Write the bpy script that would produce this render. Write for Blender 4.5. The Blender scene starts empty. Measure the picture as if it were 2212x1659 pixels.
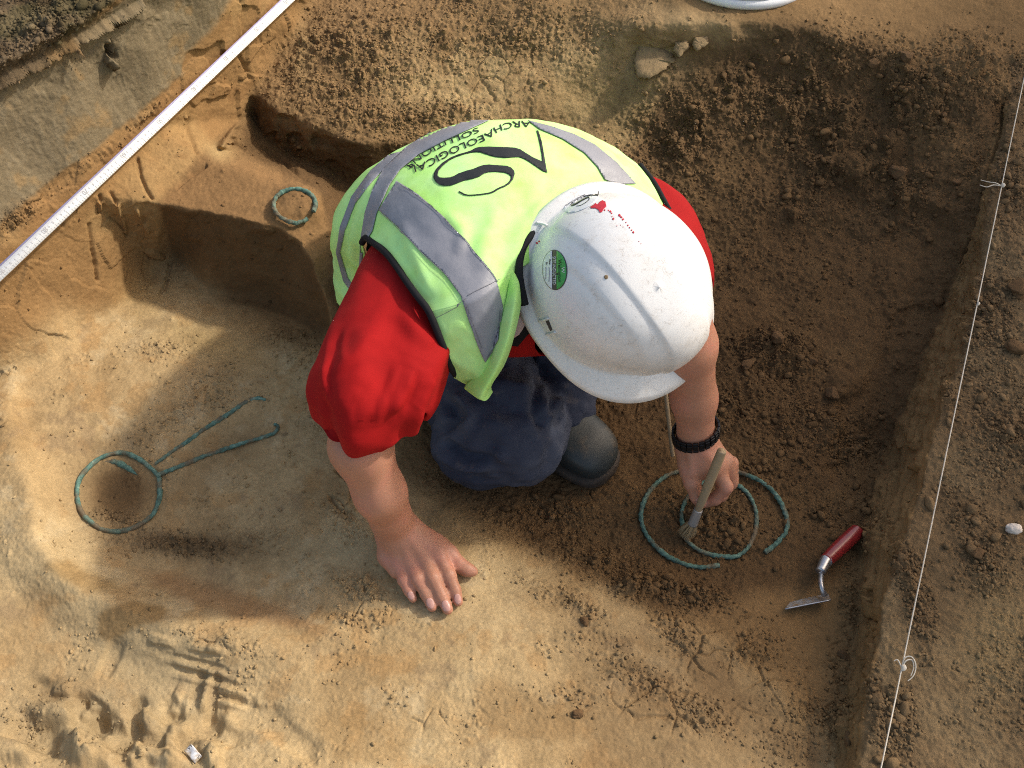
import bpy, bmesh, math, random
import numpy as np
from mathutils import Vector, Matrix, noise as mnoise
from mathutils.geometry import delaunay_2d_cdt
from mathutils.bvhtree import BVHTree
random.seed(7)
rng = np.random.default_rng(11)
SC = bpy.context.scene
COL = SC.collection

# ------------------------------------------------------------------ camera
F = 1035.0; H = 1.39; DEP = math.radians(54.2)
CD, SD = math.cos(DEP), math.sin(DEP)
cam_d = bpy.data.cameras.new('camera'); cam = bpy.data.objects.new('camera', cam_d); COL.objects.link(cam)
cam_d.sensor_width = 36.0; cam_d.lens = 36.0*F/1024.0; cam_d.clip_start = 0.02; cam_d.clip_end = 200
cam.location = (0, 0, H); cam.rotation_euler = (math.pi/2-DEP, 0, 0)
SC.camera = cam

def ray(px, py):
    x = (px-512.0)/F; u = (384.0-py)/F
    return Vector((x, CD+u*SD, -SD+u*CD))
def P(px, py, z):                       # point of the ray through a pixel at height z
    d = ray(px, py); return Vector((0, 0, H)) + d*((z-H)/d.z)
def T(px, py, t):                       # ... at depth t along the optical axis
    return Vector((0, 0, H)) + ray(px, py)*t
def proj(v):
    r = Vector(v)-Vector((0, 0, H)); t = r.y*CD-r.z*SD; u = r.y*SD+r.z*CD
    return (512+F*r.x/t, 384-F*u/t, t)

# ------------------------------------------------------------------ objects
def tag(o, label=None, cat=None, group=None, kind=None):
    if label: o['label'] = label
    if cat: o['category'] = cat
    if group: o['group'] = group
    if kind: o['kind'] = kind
    return o
def empty(name, loc, label, cat, group=None):
    o = bpy.data.objects.new(name, None); o.empty_display_size = .02
    o.location = loc; COL.objects.link(o); return tag(o, label, cat, group)
def link_mesh(name, me, mat, parent=None, smooth=True):
    o = bpy.data.objects.new(name, me); COL.objects.link(o)
    if mat:
        for m in (mat if isinstance(mat, (list, tuple)) else [mat]): me.materials.append(m)
    if smooth: me.shade_smooth()
    if parent is not None:
        o.parent = parent
        w = parent.matrix_world.copy()
        p = parent; M = Matrix.Identity(4)
        while p is not None:
            M = p.matrix_basis @ M; p = p.parent
        me.transform(M.inverted())
    return o
def mesh_np(name, verts, faces, mat, parent=None, smooth=True):
    me = bpy.data.meshes.new(name)
    verts = np.asarray(verts, np.float32); nv = len(verts)
    me.vertices.add(nv); me.vertices.foreach_set('co', verts.ravel())
    if isinstance(faces, np.ndarray):
        k = faces.shape[1]; nf = len(faces)
        me.loops.add(nf*k); me.loops.foreach_set('vertex_index', faces.ravel().astype(np.int32))
        me.polygons.add(nf); me.polygons.foreach_set('loop_start', np.arange(0, nf*k, k, dtype=np.int32))
    else:
        lt = np.array([len(f) for f in faces], np.int32)
        fl = np.array([i for f in faces for i in f], np.int32)
        me.loops.add(len(fl)); me.loops.foreach_set('vertex_index', fl)
        me.polygons.add(len(lt)); me.polygons.foreach_set('loop_start', np.concatenate([[0], np.cumsum(lt)[:-1]]).astype(np.int32))
    me.update(calc_edges=True); me.validate()
    return link_mesh(name, me, mat, parent, smooth)

# ------------------------------------------------------------------ noise (numpy)
def _hash(ix, iy, iz, seed):
    h = (ix.astype(np.uint32)*np.uint32(374761393) + iy.astype(np.uint32)*np.uint32(668265263)
         + iz.astype(np.uint32)*np.uint32(2147483647) + np.uint32((seed*144665+1013904223) % 4294967291))
    h = (h ^ (h >> np.uint32(13)))*np.uint32(1274126177)
    h = (h ^ (h >> np.uint32(16)))*np.uint32(2246822519)
    return h ^ (h >> np.uint32(15))
def _rnd(ix, iy, iz, seed):
    return (_hash(ix, iy, iz, seed) & np.uint32(0xffffff)).astype(np.float32)/np.float32(16777216.0)
def vnoise(p, seed=0):                  # value noise, 3-D, range -1..1
    p = np.asarray(p, np.float32); i = np.floor(p).astype(np.int32); f = p-i
    f = f*f*f*(f*(f*6-15)+10)
    r = 0
    for dx in (0, 1):
        wx = f[:, 0] if dx else 1-f[:, 0]
        for dy in (0, 1):
            wy = f[:, 1] if dy else 1-f[:, 1]
            for dz in (0, 1):
                wz = f[:, 2] if dz else 1-f[:, 2]
                r = r+wx*wy*wz*_rnd(i[:, 0]+dx, i[:, 1]+dy, i[:, 2]+dz, seed)
    return r*2-1
def fbm(p, size, octs=4, seed=0, gain=.5):
    p = np.asarray(p, np.float32)/size; a = 1.; s = 0; tot = 0
    for k in range(octs):
        s = s+a*vnoise(p*(2.03**k)+k*17.3, seed+k); tot += a; a *= gain
    return s/tot
def clods(p, size, seed=0, dens=.8):    # rounded lumps lying on a surface: height 0..1
    p = np.asarray(p, np.float32)/size; i = np.floor(p).astype(np.int32)
    best = np.zeros(len(p), np.float32)
    zi = np.zeros_like(i[:, 0]); 
    for dx in (-1, 0, 1):
        for dy in (-1, 0, 1):
            cx = i[:, 0]+dx; cy = i[:, 1]+dy
            ox = cx+_rnd(cx, cy, zi, seed); oy = cy+_rnd(cx, cy, zi+1, seed)
            rr = .25+.45*_rnd(cx, cy, zi+2, seed)**1.5
            on = _rnd(cx, cy, zi+3, seed) < dens
            ax = .7+.6*_rnd(cx, cy, zi+4, seed)
            d2 = ((p[:, 0]-ox)*ax)**2+((p[:, 1]-oy)/ax)**2
            hgt = np.sqrt(np.maximum(0, rr*rr-d2))*on
            best = np.maximum(best, hgt)
    return best/.7
def voro(p, size, seed=0):              # F2-F1 and cell random
    p = np.asarray(p, np.float32)/size; i = np.floor(p).astype(np.int32); zi = np.zeros_like(i[:, 0])
    f1 = np.full(len(p), 9, np.float32); f2 = f1.copy(); cr = np.zeros(len(p), np.float32)
    for dx in (-1, 0, 1):
        for dy in (-1, 0, 1):
            cx = i[:, 0]+dx; cy = i[:, 1]+dy
            d = np.sqrt((p[:, 0]-cx-_rnd(cx, cy, zi, seed))**2+(p[:, 1]-cy-_rnd(cx, cy, zi+1, seed))**2)
            lt = d < f1
            f2 = np.where(lt, f1, np.minimum(f2, d)); cr = np.where(lt, _rnd(cx, cy, zi+2, seed), cr); f1 = np.where(lt, d, f1)
    return f2-f1, cr
def sstep(a, b, x):
    t = np.clip((x-a)/(b-a), 0, 1); return t*t*(3-2*t)
def blur(a, s):
    if s <= 0: return a
    n = int(max(1, round(s*3))); k = np.exp(-.5*(np.arange(-n, n+1)/s)**2); k /= k.sum()
    for ax in (0, 1):
        pad = [(0, 0), (0, 0)]; pad[ax] = (n, n)
        b = np.pad(a, pad, mode='edge'); r = np.zeros_like(a)
        for j in range(2*n+1):
            r += k[j]*(b[j:j+a.shape[0], :] if ax == 0 else b[:, j:j+a.shape[1]])
        a = r
    return a
def inpoly(X, Y, poly):
    m = np.zeros(X.shape, bool); n = len(poly)
    for k in range(n):
        x0, y0 = poly[k]; x1, y1 = poly[(k+1) % n]
        if y0 == y1: continue
        c = ((y0 > Y) != (y1 > Y)) & (X < (x1-x0)*(Y-y0)/(y1-y0)+x0)
        m ^= c
    return m
def catmull(pts, n, closed=False):
    pts = [Vector(p) for p in pts]; m = len(pts); out = []
    segs = m if closed else m-1
    for s in range(segs):
        if closed: p0, p1, p2, p3 = pts[(s-1) % m], pts[s], pts[(s+1) % m], pts[(s+2) % m]
        else: p0, p1, p2, p3 = pts[max(s-1, 0)], pts[s], pts[s+1], pts[min(s+2, m-1)]
        for k in range(n):
            t = k/n
            out.append(.5*((2*p1)+(p2-p0)*t+(2*p0-5*p1+4*p2-p3)*t*t+(3*p1-p0-3*p2+p3)*t**3))
    if not closed: out.append(pts[-1].copy())
    return out

# ------------------------------------------------------------------ materials
def srgb(r, g, b):
    return tuple((c/255/12.92 if c/255 <= .04045 else ((c/255+.055)/1.055)**2.4) for c in (r, g, b))
def mat(name, col=(.5, .5, .5), rough=.6, metal=0, spec=.5):
    m = bpy.data.materials.new(name); m.use_nodes = True
    b = m.node_tree.nodes['Principled BSDF']
    b.inputs['Base Color'].default_value = (*col, 1); b.inputs['Roughness'].default_value = rough
    b.inputs['Metallic'].default_value = metal; b.inputs['Specular IOR Level'].default_value = spec
    return m
class NT:
    def __init__(s, m): s.m = m; s.t = m.node_tree; s.b = s.t.nodes['Principled BSDF']; s.co = None
    def n(s, typ, **kw):
        o = s.t.nodes.new(typ)
        for k, v in kw.items():
            if k.startswith('i_'):
                key = k[2:].replace('_', ' ')
                o.inputs[key].default_value = v
            else: setattr(o, k, v)
        return o
    def l(s, a, b): s.t.links.new(a, b)
    def coord(s):
        if s.co is None: s.co = s.n('ShaderNodeTexCoord').outputs['Object']
        return s.co
    def noise(s, scale, detail=4, rough=.55, dist=0, vec=None):
        o = s.n('ShaderNodeTexNoise'); o.inputs['Scale'].default_value = scale; o.inputs['Detail'].default_value = detail
        o.inputs['Roughness'].default_value = rough; o.inputs['Distortion'].default_value = dist
        s.l(vec or s.coord(), o.inputs['Vector']); return o.outputs['Fac']
    def ramp(s, fac, stops):
        o = s.n('ShaderNodeValToRGB'); e = o.color_ramp.elements
        while len(e) < len(stops): e.new(.5)
        for k, (p, c) in enumerate(stops):
            e[k].position = p; e[k].color = (*c, 1) if len(c) == 3 else c
        s.l(fac, o.inputs['Fac']); return o.outputs['Color']
    def mix(s, fac, a, b, mode='MIX'):
        o = s.n('ShaderNodeMix'); o.data_type = 'RGBA'; o.blend_type = mode; o.clamp_factor = True
        for sock, v in ((o.inputs[0], fac), (o.inputs[6], a), (o.inputs[7], b)):
            if isinstance(v, (int, float)): sock.default_value = v
            elif isinstance(v, tuple): sock.default_value = (*v, 1) if len(v) == 3 else v
            else: s.l(v, sock)
        return o.outputs[2]
    def bump(s, h, strength=.4, dist=.002, prev=None):
        o = s.n('ShaderNodeBump'); o.inputs['Strength'].default_value = strength; o.inputs['Distance'].default_value = dist
        s.l(h, o.inputs['Height'])
        if prev is not None: s.l(prev, o.inputs['Normal'])
        s.l(o.outputs['Normal'], s.b.inputs['Normal']); return o.outputs['Normal']
    def base(s, c): s.l(c, s.b.inputs['Base Color'])
# ------------------------------------------------------------------ daylight
SUN_AZ = math.radians(22.0)     # measured from +x towards +y
SUN_EL = math.radians(40.0)
TOSUN = Vector((math.cos(SUN_AZ)*math.cos(SUN_EL), math.sin(SUN_AZ)*math.cos(SUN_EL), math.sin(SUN_EL)))
sd = bpy.data.lights.new('sun', 'SUN'); sd.energy = 2.15; sd.angle = math.radians(3.2); sd.color = (1, .94, .84)
so = bpy.data.objects.new('sun', sd); COL.objects.link(so)
so.rotation_euler = TOSUN.to_track_quat('Z', 'Y').to_euler(); so.location = (3, 1, 4)
W = bpy.data.worlds.new('World'); SC.world = W; W.use_nodes = True
wn = W.node_tree.nodes; bg = wn['Background']; bg.inputs['Strength'].default_value = .15
sky = wn.new('ShaderNodeTexSky'); sky.sky_type = 'NISHITA'; sky.sun_disc = False
sky.sun_elevation = SUN_EL; sky.sun_rotation = math.pi/2-SUN_AZ
sky.air_density = 1.0; sky.dust_density = 3.0; sky.ozone_density = 1.0
hz_ = wn.new('ShaderNodeMix'); hz_.data_type = 'RGBA'; hz_.blend_type = 'MULTIPLY'; hz_.inputs[0].default_value = 1; hz_.inputs[7].default_value = (1.10, 1.0, .86, 1)   # hazy, whitish sky
W.node_tree.links.new(sky.outputs['Color'], hz_.inputs[6]); W.node_tree.links.new(hz_.outputs[2], bg.inputs['Color'])
SC.view_settings.view_transform = 'Standard'; SC.view_settings.look = 'None'
SC.view_settings.exposure = .70; SC.view_settings.gamma = 1
SC.cycles.max_bounces = 6; SC.cycles.diffuse_bounces = 3; SC.cycles.use_denoising = False; SC.cycles.filter_width = 1.05
# ------------------------------------------------------------------ the dug ground: one sheet
BL = []                                  # breaklines: lists of (px, py, z)
def bl(*p): BL.append(list(p))
# left section wall: base, tape level, upper part
bl((-700, 640, .0), (-200, 470, -.01), (20, 372, -.02), (67, 347, -.03), (112, 312, -.05), (160, 264, -.07), (172, 258, -.075))
bl((-700, 545, .14), (-250, 365, .145), (-20, 283, .145), (85, 197, .145), (160, 126, .145), (225, 64, .145), (284, 8, .145), (330, -38, .145))
bl((-700, 420, .36), (-60, 112, .36), (0, 80, .36), (70, 42, .36), (140, 2, .36), (200, -34, .36))
bl((-700, 380, .39), (-70, 96, .39), (0, 66, .395), (65, 32, .395), (132, -10, .395))
bl((-900, 100, .46), (-80, 10, .43), (0, -20, .44), (60, -60, .44))
# pedestal: top at wall, front edge, right ridge, foot
bl((158, 202, .10), (196, 209, .10), (247, 219, .10), (280, 227, .098), (296, 239, .09), (314, 261, .075), (322, 289, .05), (331, 328, -.01))
bl((158, 200, .102), (180, 180, .102), (206, 152, .105), (222, 147, .105))
bl((206, 152, .103), (240, 163, .104), (270, 175, .104), (300, 185, .102), (318, 200, .098), (326, 215, .085), (334, 240, .07), (340, 275, .045), (346, 315, .0))
bl((206, 148, .07), (236, 150, .0), (262, 158, -.03), (296, 168, -.05), (326, 180, -.06), (345, 205, -.06), (372, 240, -.06), (380, 300, -.05))
bl((172, 258, -.075), (213, 291, -.085), (274, 305, -.08), (329, 331, -.03))
bl((120, 335, -.05), (190, 340, -.06), (255, 352, -.05), (331, 345, -.02))
# wall foot behind the pedestal and the far floor with a step
bl((216, 146, .03), (240, 118, .02), (250, 92, .05), (262, 80, .06), (288, 40, .075), (312, 0, .09), (350, -50, .10))
bl((256, 84, .055), (280, 108, .05), (310, 126, .045), (345, 138, .04), (372, 142, .04), (405, 144, .03), (440, 132, .03), (520, 112, .03), (600, 112, .0))
bl((254, 112, -.01), (280, 150, -.04), (322, 172, -.055), (365, 190, -.06), (405, 185, -.06), (470, 180, -.06))
bl((340, 75, .075), (400, 95, .06), (480, 85, .05), (560, 80, .05), (610, 60, .08))
bl((360, 30, .10), (470, 22, .10), (590, 12, .12), (650, 2, .15))
bl((300, -60, .13), (640, -60, .19), (760, -20, .18), (1024, -60, .17))
# bucket ground / back lip
bl((634, 22, .145), (680, 20, .16), (760, 22, .165), (830, 34, .16), (905, 56, .14), (975, 92, .12))
bl((640, 56, .08), (700, 50, .10), (760, 62, .10), (850, 92, .09), (930, 112, .09), (985, 125, .09))
bl((640, 130, .0), (720, 140, .02), (800, 140, .03), (880, 165, .02), (950, 190, .035), (972, 205, .05))
bl((700, 250, -.07), (760, 240, -.06), (850, 230, -.04), (930, 240, -.01))
# right pit floor
bl((560, 330, -.08), (690, 340, -.08), (790, 330, -.08), (880, 320, -.06), (935, 300, -.02))
bl((640, 440, -.075), (720, 420, -.07), (800, 400, -.075), (840, 420, -.09), (862, 438, -.11), (880, 424, -.10))
bl((845, 462, -.115), (872, 455, -.125), (880, 445, -.12))
bl((815, 470, -.075), (850, 492, -.075), (866, 484, -.08))
bl((640, 515, -.075), (715, 468, -.075), (790, 520, -.075), (760, 556, -.07), (705, 568, -.07), (660, 552, -.07))
bl((705, 522, -.062), (730, 526, -.062))
bl((640, 590, -.045), (720, 592, -.05), (790, 580, -.055), (850, 560, -.06))
bl((445, 520, -.045), (520, 545, -.05), (580, 575, -.045), (640, 605, -.03), (700, 640, -.025))
bl((440, 500, -.075), (520, 510, -.08), (600, 540, -.075), (630, 560, -.07))
# right wall: foot and top, then the baulk
wt = [(1010, 104), (999, 146), (989, 188), (983, 230), (979, 272), (972, 321), (953, 378), (932, 438), (920, 486), (907, 534), (897, 562), (882, 608), (877, 651), (869, 691), (863, 733), (859, 775), (850, 900)]
zt = [.12, .11, .095, .085, .08, .075, .07, .065, .06, .06, .06, .06, .06, .06, .06, .06, .06]
bl(*[(x, y, z) for (x, y), z in zip(wt, zt)])
wb = [(1003, 104), (992, 160), (979, 199), (972, 240), (960, 272), (943, 309), (921, 369), (900, 421), (881, 462), (867, 513), (860, 560), (858, 616), (857, 658), (847, 691), (840, 733), (836, 775), (826, 900)]
zb = [.085, .07, .06, .04, .0, -.03, -.06, -.09, -.115, -.075, -.06, -.05, -.045, -.02, -.01, .0, .0]
bl(*[(x, y, z) for (x, y), z in zip(wb, zb)])
bl((1040, 90, .10), (1024, 300, .085), (985, 460, .07), (950, 620, .065), (915, 775, .07), (905, 900, .07))
bl((1500, 60, .14), (1500, 420, .10), (1400, 900, .10))
# near ground: left basin, hand ledge, front
bl((20, 420, -.025), (90, 400, -.03), (200, 390, -.03), (320, 385, -.03), (400, 450, -.05))
bl((58, 470, -.03), (74, 535, -.035), (130, 560, -.04), (200, 580, -.04), (290, 600, -.03), (360, 615, -.006))
bl((86, 478, -.045), (120, 460, -.045), (152, 480, -.045), (148, 512, -.05), (110, 524, -.05), (88, 500, -.048))
bl((100, 490, -.06), (125, 488, -.06), (130, 505, -.06))
bl((180, 470, -.035), (270, 420, -.035), (300, 480, -.03), (360, 520, -.02), (385, 560, -.006))
bl((10, 400, .0), (24, 470, .022), (34, 530, .03), (70, 580, .03), (120, 608, .026), (200, 636, .018), (300, 652, .008), (380, 650, .0))
bl((-60, 480, .0), (-10, 560, .01), (60, 630, .0), (140, 665, -.008), (240, 690, -.004))
bl((395, 560, -.001), (450, 545, -.004), (480, 570, -.003), (460, 615, .0), (410, 605, .0))
bl((500, 580, -.02), (560, 620, -.01), (640, 660, -.01), (720, 690, -.015), (800, 740, -.005))
bl((-60, 690, .01), (100, 715, -.004), (300, 720, .006), (500, 720, .015), (700, 740, .01), (810, 775, .0))
bl((-600, 800, .08), (-60, 790, .05), (200, 790, .035), (500, 800, .03), (750, 810, .015))
bl((-700, 1300, .06), (200, 1300, .05), (900, 1300, .06), (1500, 1300, .08))
bl((-2600, 1300, .1), (-2600, 400, .45), (-2600, -500, .5), (-900, -780, .5), (500, -780, .2), (1900, -780, .2), (3400, -500, .2), (3400, 500, .15), (3400, 1300, .1))

def axis(lo, hi, olo, ohi, step=1.0):
    a = list(np.arange(lo, hi+.5, step)); s = step; v = hi
    while v < ohi: s *= 1.12; v += s; a.append(v)
    s = step; v = lo; pre = []
    while v > olo: s *= 1.12; v -= s; pre.append(v)
    return np.array(pre[::-1]+a, np.float64)
GX = axis(-24, 1048, -2500, 3300); GY = axis(-20, 790, -760, 1280)
PX, PY = np.meshgrid(GX, GY)
def base_height():
    vs = []; es = []
    for line in BL:
        s = len(vs)
        for p in line: vs.append(p)
        es += [(s+k, s+k+1) for k in range(len(line)-1)]
    ov, oe, of, ovo, oeo, ofo = delaunay_2d_cdt([Vector(v[:2]) for v in vs], es, [], 0, 1e-4)
    zz = np.zeros(len(ov))
    for k, o in enumerate(ovo):
        if o: zz[k] = vs[o[0]][2]
        else:                             # crossing of two breaklines: nearest point's height
            q = ov[k]; zz[k] = min(vs, key=lambda v: (v[0]-q.x)**2+(v[1]-q.y)**2)[2]
    Z = np.full(PX.shape, .1)
    for f in of:
        a, b, c = [ov[i] for i in f[:3]]; za, zb_, zc = [zz[i] for i in f[:3]]
        i0, i1 = np.searchsorted(GX, [min(a.x, b.x, c.x)-.01, max(a.x, b.x, c.x)+.01])
        j0, j1 = np.searchsorted(GY, [min(a.y, b.y, c.y)-.01, max(a.y, b.y, c.y)+.01])
        if i1 <= i0 or j1 <= j0: continue
        X = PX[j0:j1, i0:i1]; Y = PY[j0:j1, i0:i1]
        den = (b.y-c.y)*(a.x-c.x)+(c.x-b.x)*(a.y-c.y)
        if abs(den) < 1e-9: continue
        l1 = ((b.y-c.y)*(X-c.x)+(c.x-b.x)*(Y-c.y))/den; l2 = ((c.y-a.y)*(X-c.x)+(a.x-c.x)*(Y-c.y))/den; l3 = 1-l1-l2
        m = (l1 >= -1e-6) & (l2 >= -1e-6) & (l3 >= -1e-6)
        Z[j0:j1, i0:i1][m] = (l1*za+l2*zb_+l3*zc)[m]
    return Z
Z0 = base_height()
_wq = np.stack([PX.ravel()/30, PY.ravel()/30, np.zeros(PX.size)], 1)
WRP = [fbm(_wq, 1, 4, s).reshape(PX.shape) for s in (3, 53)]
# ragged edges: the broken lines of the section walls wander a little
rag_m = np.clip(((PX > -30) & (PX < 1050) & (PY > -30) & (PY < 800)).astype(float)*(3.0+5.0*((PX > 800) & (PY > 100))+3*((PY < 200) & (PX > 250))), 0, 9); rag_m = blur(rag_m, 8)
_fw = fbm(_wq*3.2, 1, 3, 77).reshape(PX.shape)
_i = np.clip(np.arange(PX.shape[1])[None, :]+np.rint(rag_m*(WRP[0]+.6*_fw)).astype(int), 0, PX.shape[1]-1); _j = np.clip(np.arange(PX.shape[0])[:, None]+np.rint(rag_m*(WRP[1]-.6*_fw)).astype(int), 0, PX.shape[0]-1)
Z0 = Z0[_j, _i]
Zs = blur(Z0, 6.0); Zf = blur(Z0, 1.5)
RX = (PX-512)/F; RU = (384-PY)/F
DYr = CD+RU*SD; DZr = -SD+RU*CD
def unproj(Z):
    t = (Z-H)/DZr
    return np.stack([RX*t, DYr*t, Z], -1)
def region(poly, soft=4, warp=5, seed=3):
    wx = np.roll(WRP[seed % 2], seed*37, 1)*warp; wy = np.roll(WRP[1-seed % 2], seed*53, 0)*warp
    return blur(inpoly(PX+wx, PY+wy, poly).astype(np.float64), soft)
def blobs(lst):
    m = np.zeros(PX.shape)
    for (cx, cy, rx, ry, ang, w) in lst:
        c, s = math.cos(math.radians(ang)), math.sin(math.radians(ang))
        X = (PX-cx)*c+(PY-cy)*s; Y = -(PX-cx)*s+(PY-cy)*c
        m = np.maximum(m, w*np.exp(-((X/rx)**2+(Y/ry)**2)))
    return m
# crisp edges only where the photo has cut edges
M_crisp = np.clip(blobs([(240, 225, 120, 60, 20, 1), (920, 480, 120, 330, -16, 1), (60, 55, 130, 40, -30, 1), (310, 130, 140, 25, 5, .8), (330, 290, 30, 70, 0, 1), (865, 450, 50, 40, 0, 1)])*1.6, 0, 1)
Zb = Zs*(1-M_crisp)+Zf*M_crisp
POS0 = unproj(Zb); WP = POS0.reshape(-1, 3)

R_top = region([(150, -30), (70, 41), (0, 79), (-60, 112), (-900, 420), (-900, -700), (300, -700), (150, -60)], 1.2, 6, 5)
R_clay = region([(160, -30), (70, 41), (0, 79), (-60, 112), (-900, 420), (-900, 700), (-60, 268), (0, 227), (39, 191), (64, 171), (101, 144), (135, 118), (149, 101), (169, 88), (184, 71), (186, 51), (208, 32), (227, 7), (260, -40)], 1.5, 5, 6)
R_wall = region([(260, -40), (227, 7), (184, 60), (135, 118), (64, 171), (0, 227), (-300, 400), (-300, 520), (20, 372), (67, 345), (112, 312), (172, 258), (160, 204), (206, 150), (240, 118), (252, 90), (288, 40), (330, -40)], 3, 6, 7)
R_ped = region([(160, 202), (206, 150), (300, 182), (322, 205), (345, 280), (346, 335), (274, 307), (213, 293), (172, 260)], 3, 4, 8)
R_buff = region([(-900, 700), (-60, 400), (60, 318), (150, 300), (172, 262), (210, 292), (262, 330), (300, 350), (340, 372), (372, 420), (400, 470), (470, 522), (560, 572), (640, 612), (700, 640), (770, 690), (838, 760), (838, 1400), (-900, 1400)], 9, 14, 9)
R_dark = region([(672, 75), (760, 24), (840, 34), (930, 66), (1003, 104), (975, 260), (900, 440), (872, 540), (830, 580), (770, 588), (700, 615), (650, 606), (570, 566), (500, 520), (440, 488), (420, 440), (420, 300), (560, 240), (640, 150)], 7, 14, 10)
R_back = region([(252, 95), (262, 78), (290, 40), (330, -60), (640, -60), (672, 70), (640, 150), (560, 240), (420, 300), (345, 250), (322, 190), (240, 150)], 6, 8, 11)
R_baulk = region([(1010, 60)]+wt+[(850, 1400), (1500, 1400), (3300, 700), (3300, 60)], 1.5, 3, 12)
R_rwall = np.clip(region(wb[:-1]+[(826, 900), (850, 900)]+wt[::-1][1:], 1.2, 1.5, 13), 0, 1)

# where loose crumbs lie (0..1)
CR = blobs([(45, 25, 70, 45, -30, 1), (340, 80, 75, 45, 10, .95), (470, 30, 150, 50, 0, .7), (400, 118, 90, 24, 5, 1), (360, 60, 80, 60, 0, 1), (560, 40, 80, 50, 0, .5), (290, 145, 40, 18, 30, .5),
            (690, 130, 75, 55, -40, .95), (640, 190, 60, 60, -45, .8), (800, 110, 120, 60, 0, .85), (900, 90, 110, 50, 20, .9), (970, 70, 80, 40, 0, .9), (850, 190, 120, 50, 0, .75), (760, 260, 120, 60, 0, .45),
            (770, 360, 55, 38, 10, 1), (730, 400, 70, 40, 0, .85), (800, 430, 80, 40, 10, .9), (850, 450, 40, 25, 20, 1), (770, 480, 70, 30, 10, .7), (830, 520, 40, 30, 0, .55),
            (540, 520, 70, 28, 12, .75), (600, 560, 70, 22, 18, .7), (650, 590, 45, 18, 10, 1), (690, 600, 60, 18, 15, .9), (680, 625, 30, 26, 70, .9), (735, 545, 60, 24, -15, .75), (715, 520, 60, 35, 0, .75), (475, 480, 60, 30, 0, .6),
            (120, 520, 28, 9, 15, .9), (185, 545, 80, 14, 4, .95), (240, 540, 60, 14, -4, .6), (250, 505, 80, 30, 0, .3), (210, 395, 70, 28, -25, .6), (300, 350, 45, 20, 20, .85), (170, 350, 40, 15, 0, .5), (320, 420, 40, 40, 0, .4), (350, 520, 40, 26, 30, .5), (365, 590, 40, 16, 20, .7), (365, 620, 36, 10, 8, .7),
            (225, 640, 60, 14, 14, .55), (60, 720, 90, 50, 0, .35), (560, 600, 60, 12, 25, .7), (640, 680, 60, 22, 30, .55), (690, 710, 50, 26, 30, .6), (800, 700, 40, 40, 40, .7), (790, 740, 40, 36, 0, .6), (560, 700, 60, 24, 0, .3), (760, 650, 50, 30, 0, .45), (600, 640, 60, 30, 0, .3),
            (850, 600, 12, 60, 0, .8), (838, 700, 20, 60, 5, .95), (872, 520, 14, 40, -15, .7), (900, 560, 10, 60, -14, .9), (950, 400, 12, 80, -18, .8), (875, 690, 10, 60, -5, .8), (600, 330, 200, 40, 0, .4), (1000, 180, 50, 90, 0, .75), (985, 330, 40, 90, 0, .8), (1010, 430, 60, 60, 0, .8), (960, 500, 26, 60, -14, .5), (915, 600, 16, 60, -14, .8), (895, 720, 24, 40, 0, .8), (990, 560, 40, 40, 0, .6), (1010, 690, 50, 60, 0, .35), (20, 215, 60, 12, -38, .9), (95, 158, 50, 7, -34, .7), (150, 112, 30, 7, -38, .7)])
CR = np.clip(CR, 0, 1)
Q2 = np.stack([WP[:, 0], WP[:, 1], WP[:, 2]*.5], 1)
patchy = fbm(Q2, .05, 3, 21).reshape(PX.shape)
CRf = np.clip(CR*(1.05+.9*patchy)-.08, 0, 1)
flat = np.clip(1-R_rwall, 0, 1)
d = np.zeros(PX.shape)
def NZ(size, octs, seed, gain=.5): return fbm(WP, size, octs, seed, gain).reshape(PX.shape)
d += .006*NZ(.16, 3, 31)*(1-.6*R_clay)
d += .0022*NZ(.03, 3, 41)*(1-.7*R_clay)*(.5+.8*R_dark+.4*R_back)
d += .0007*NZ(.006, 2, 51)*(1+2.4*R_dark+2.2*R_back+1.6*R_baulk)+.0018*np.abs(NZ(.022, 4, 59, .62))*(R_dark+R_back+R_baulk)+.0004*NZ(.0036, 1, 55)+.0016*NZ(.015, 3, 52)*(R_dark+R_back+.8*R_baulk+R_rwall)
d += .0012*NZ(.045, 4, 53, .6)*R_buff+.011*NZ(.08, 4, 58, .55)*R_dark*np.clip(blobs([(780, 300, 200, 160, 0, 1), (800, 420, 120, 60, 0, 1), (820, 130, 180, 70, 0, 1), (560, 540, 120, 30, 10, .6)]), 0, 1)
c1 = clods(WP, .022, 61, .75).reshape(PX.shape); c2 = clods(WP, .0115, 62, .85).reshape(PX.shape); c3 = clods(WP, .0062, 63, .9).reshape(PX.shape)
c0 = clods(WP, .045, 60, .6).reshape(PX.shape); rag = 1+.5*NZ(.006, 2, 64)+.4*NZ(.016, 2, 65)
d += 1.45*rag*(CRf**1.5*(.0075*c1*sstep(.35, .9, CRf+.25*patchy)+.0052*c2)+np.sqrt(CRf)*.0026*c3*sstep(.05, .3, CRf))
d += rag*.013*c0*R_dark*sstep(.45, .95, CRf+.5*patchy)
spr = sstep(.12, .42, NZ(.04, 4, 66, .6)+.25*NZ(.012, 2, 68))
d += (1-R_clay)*(1-R_rwall)*spr*.0026*rag*clods(WP, .006, 67, .45).reshape(PX.shape)
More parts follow.
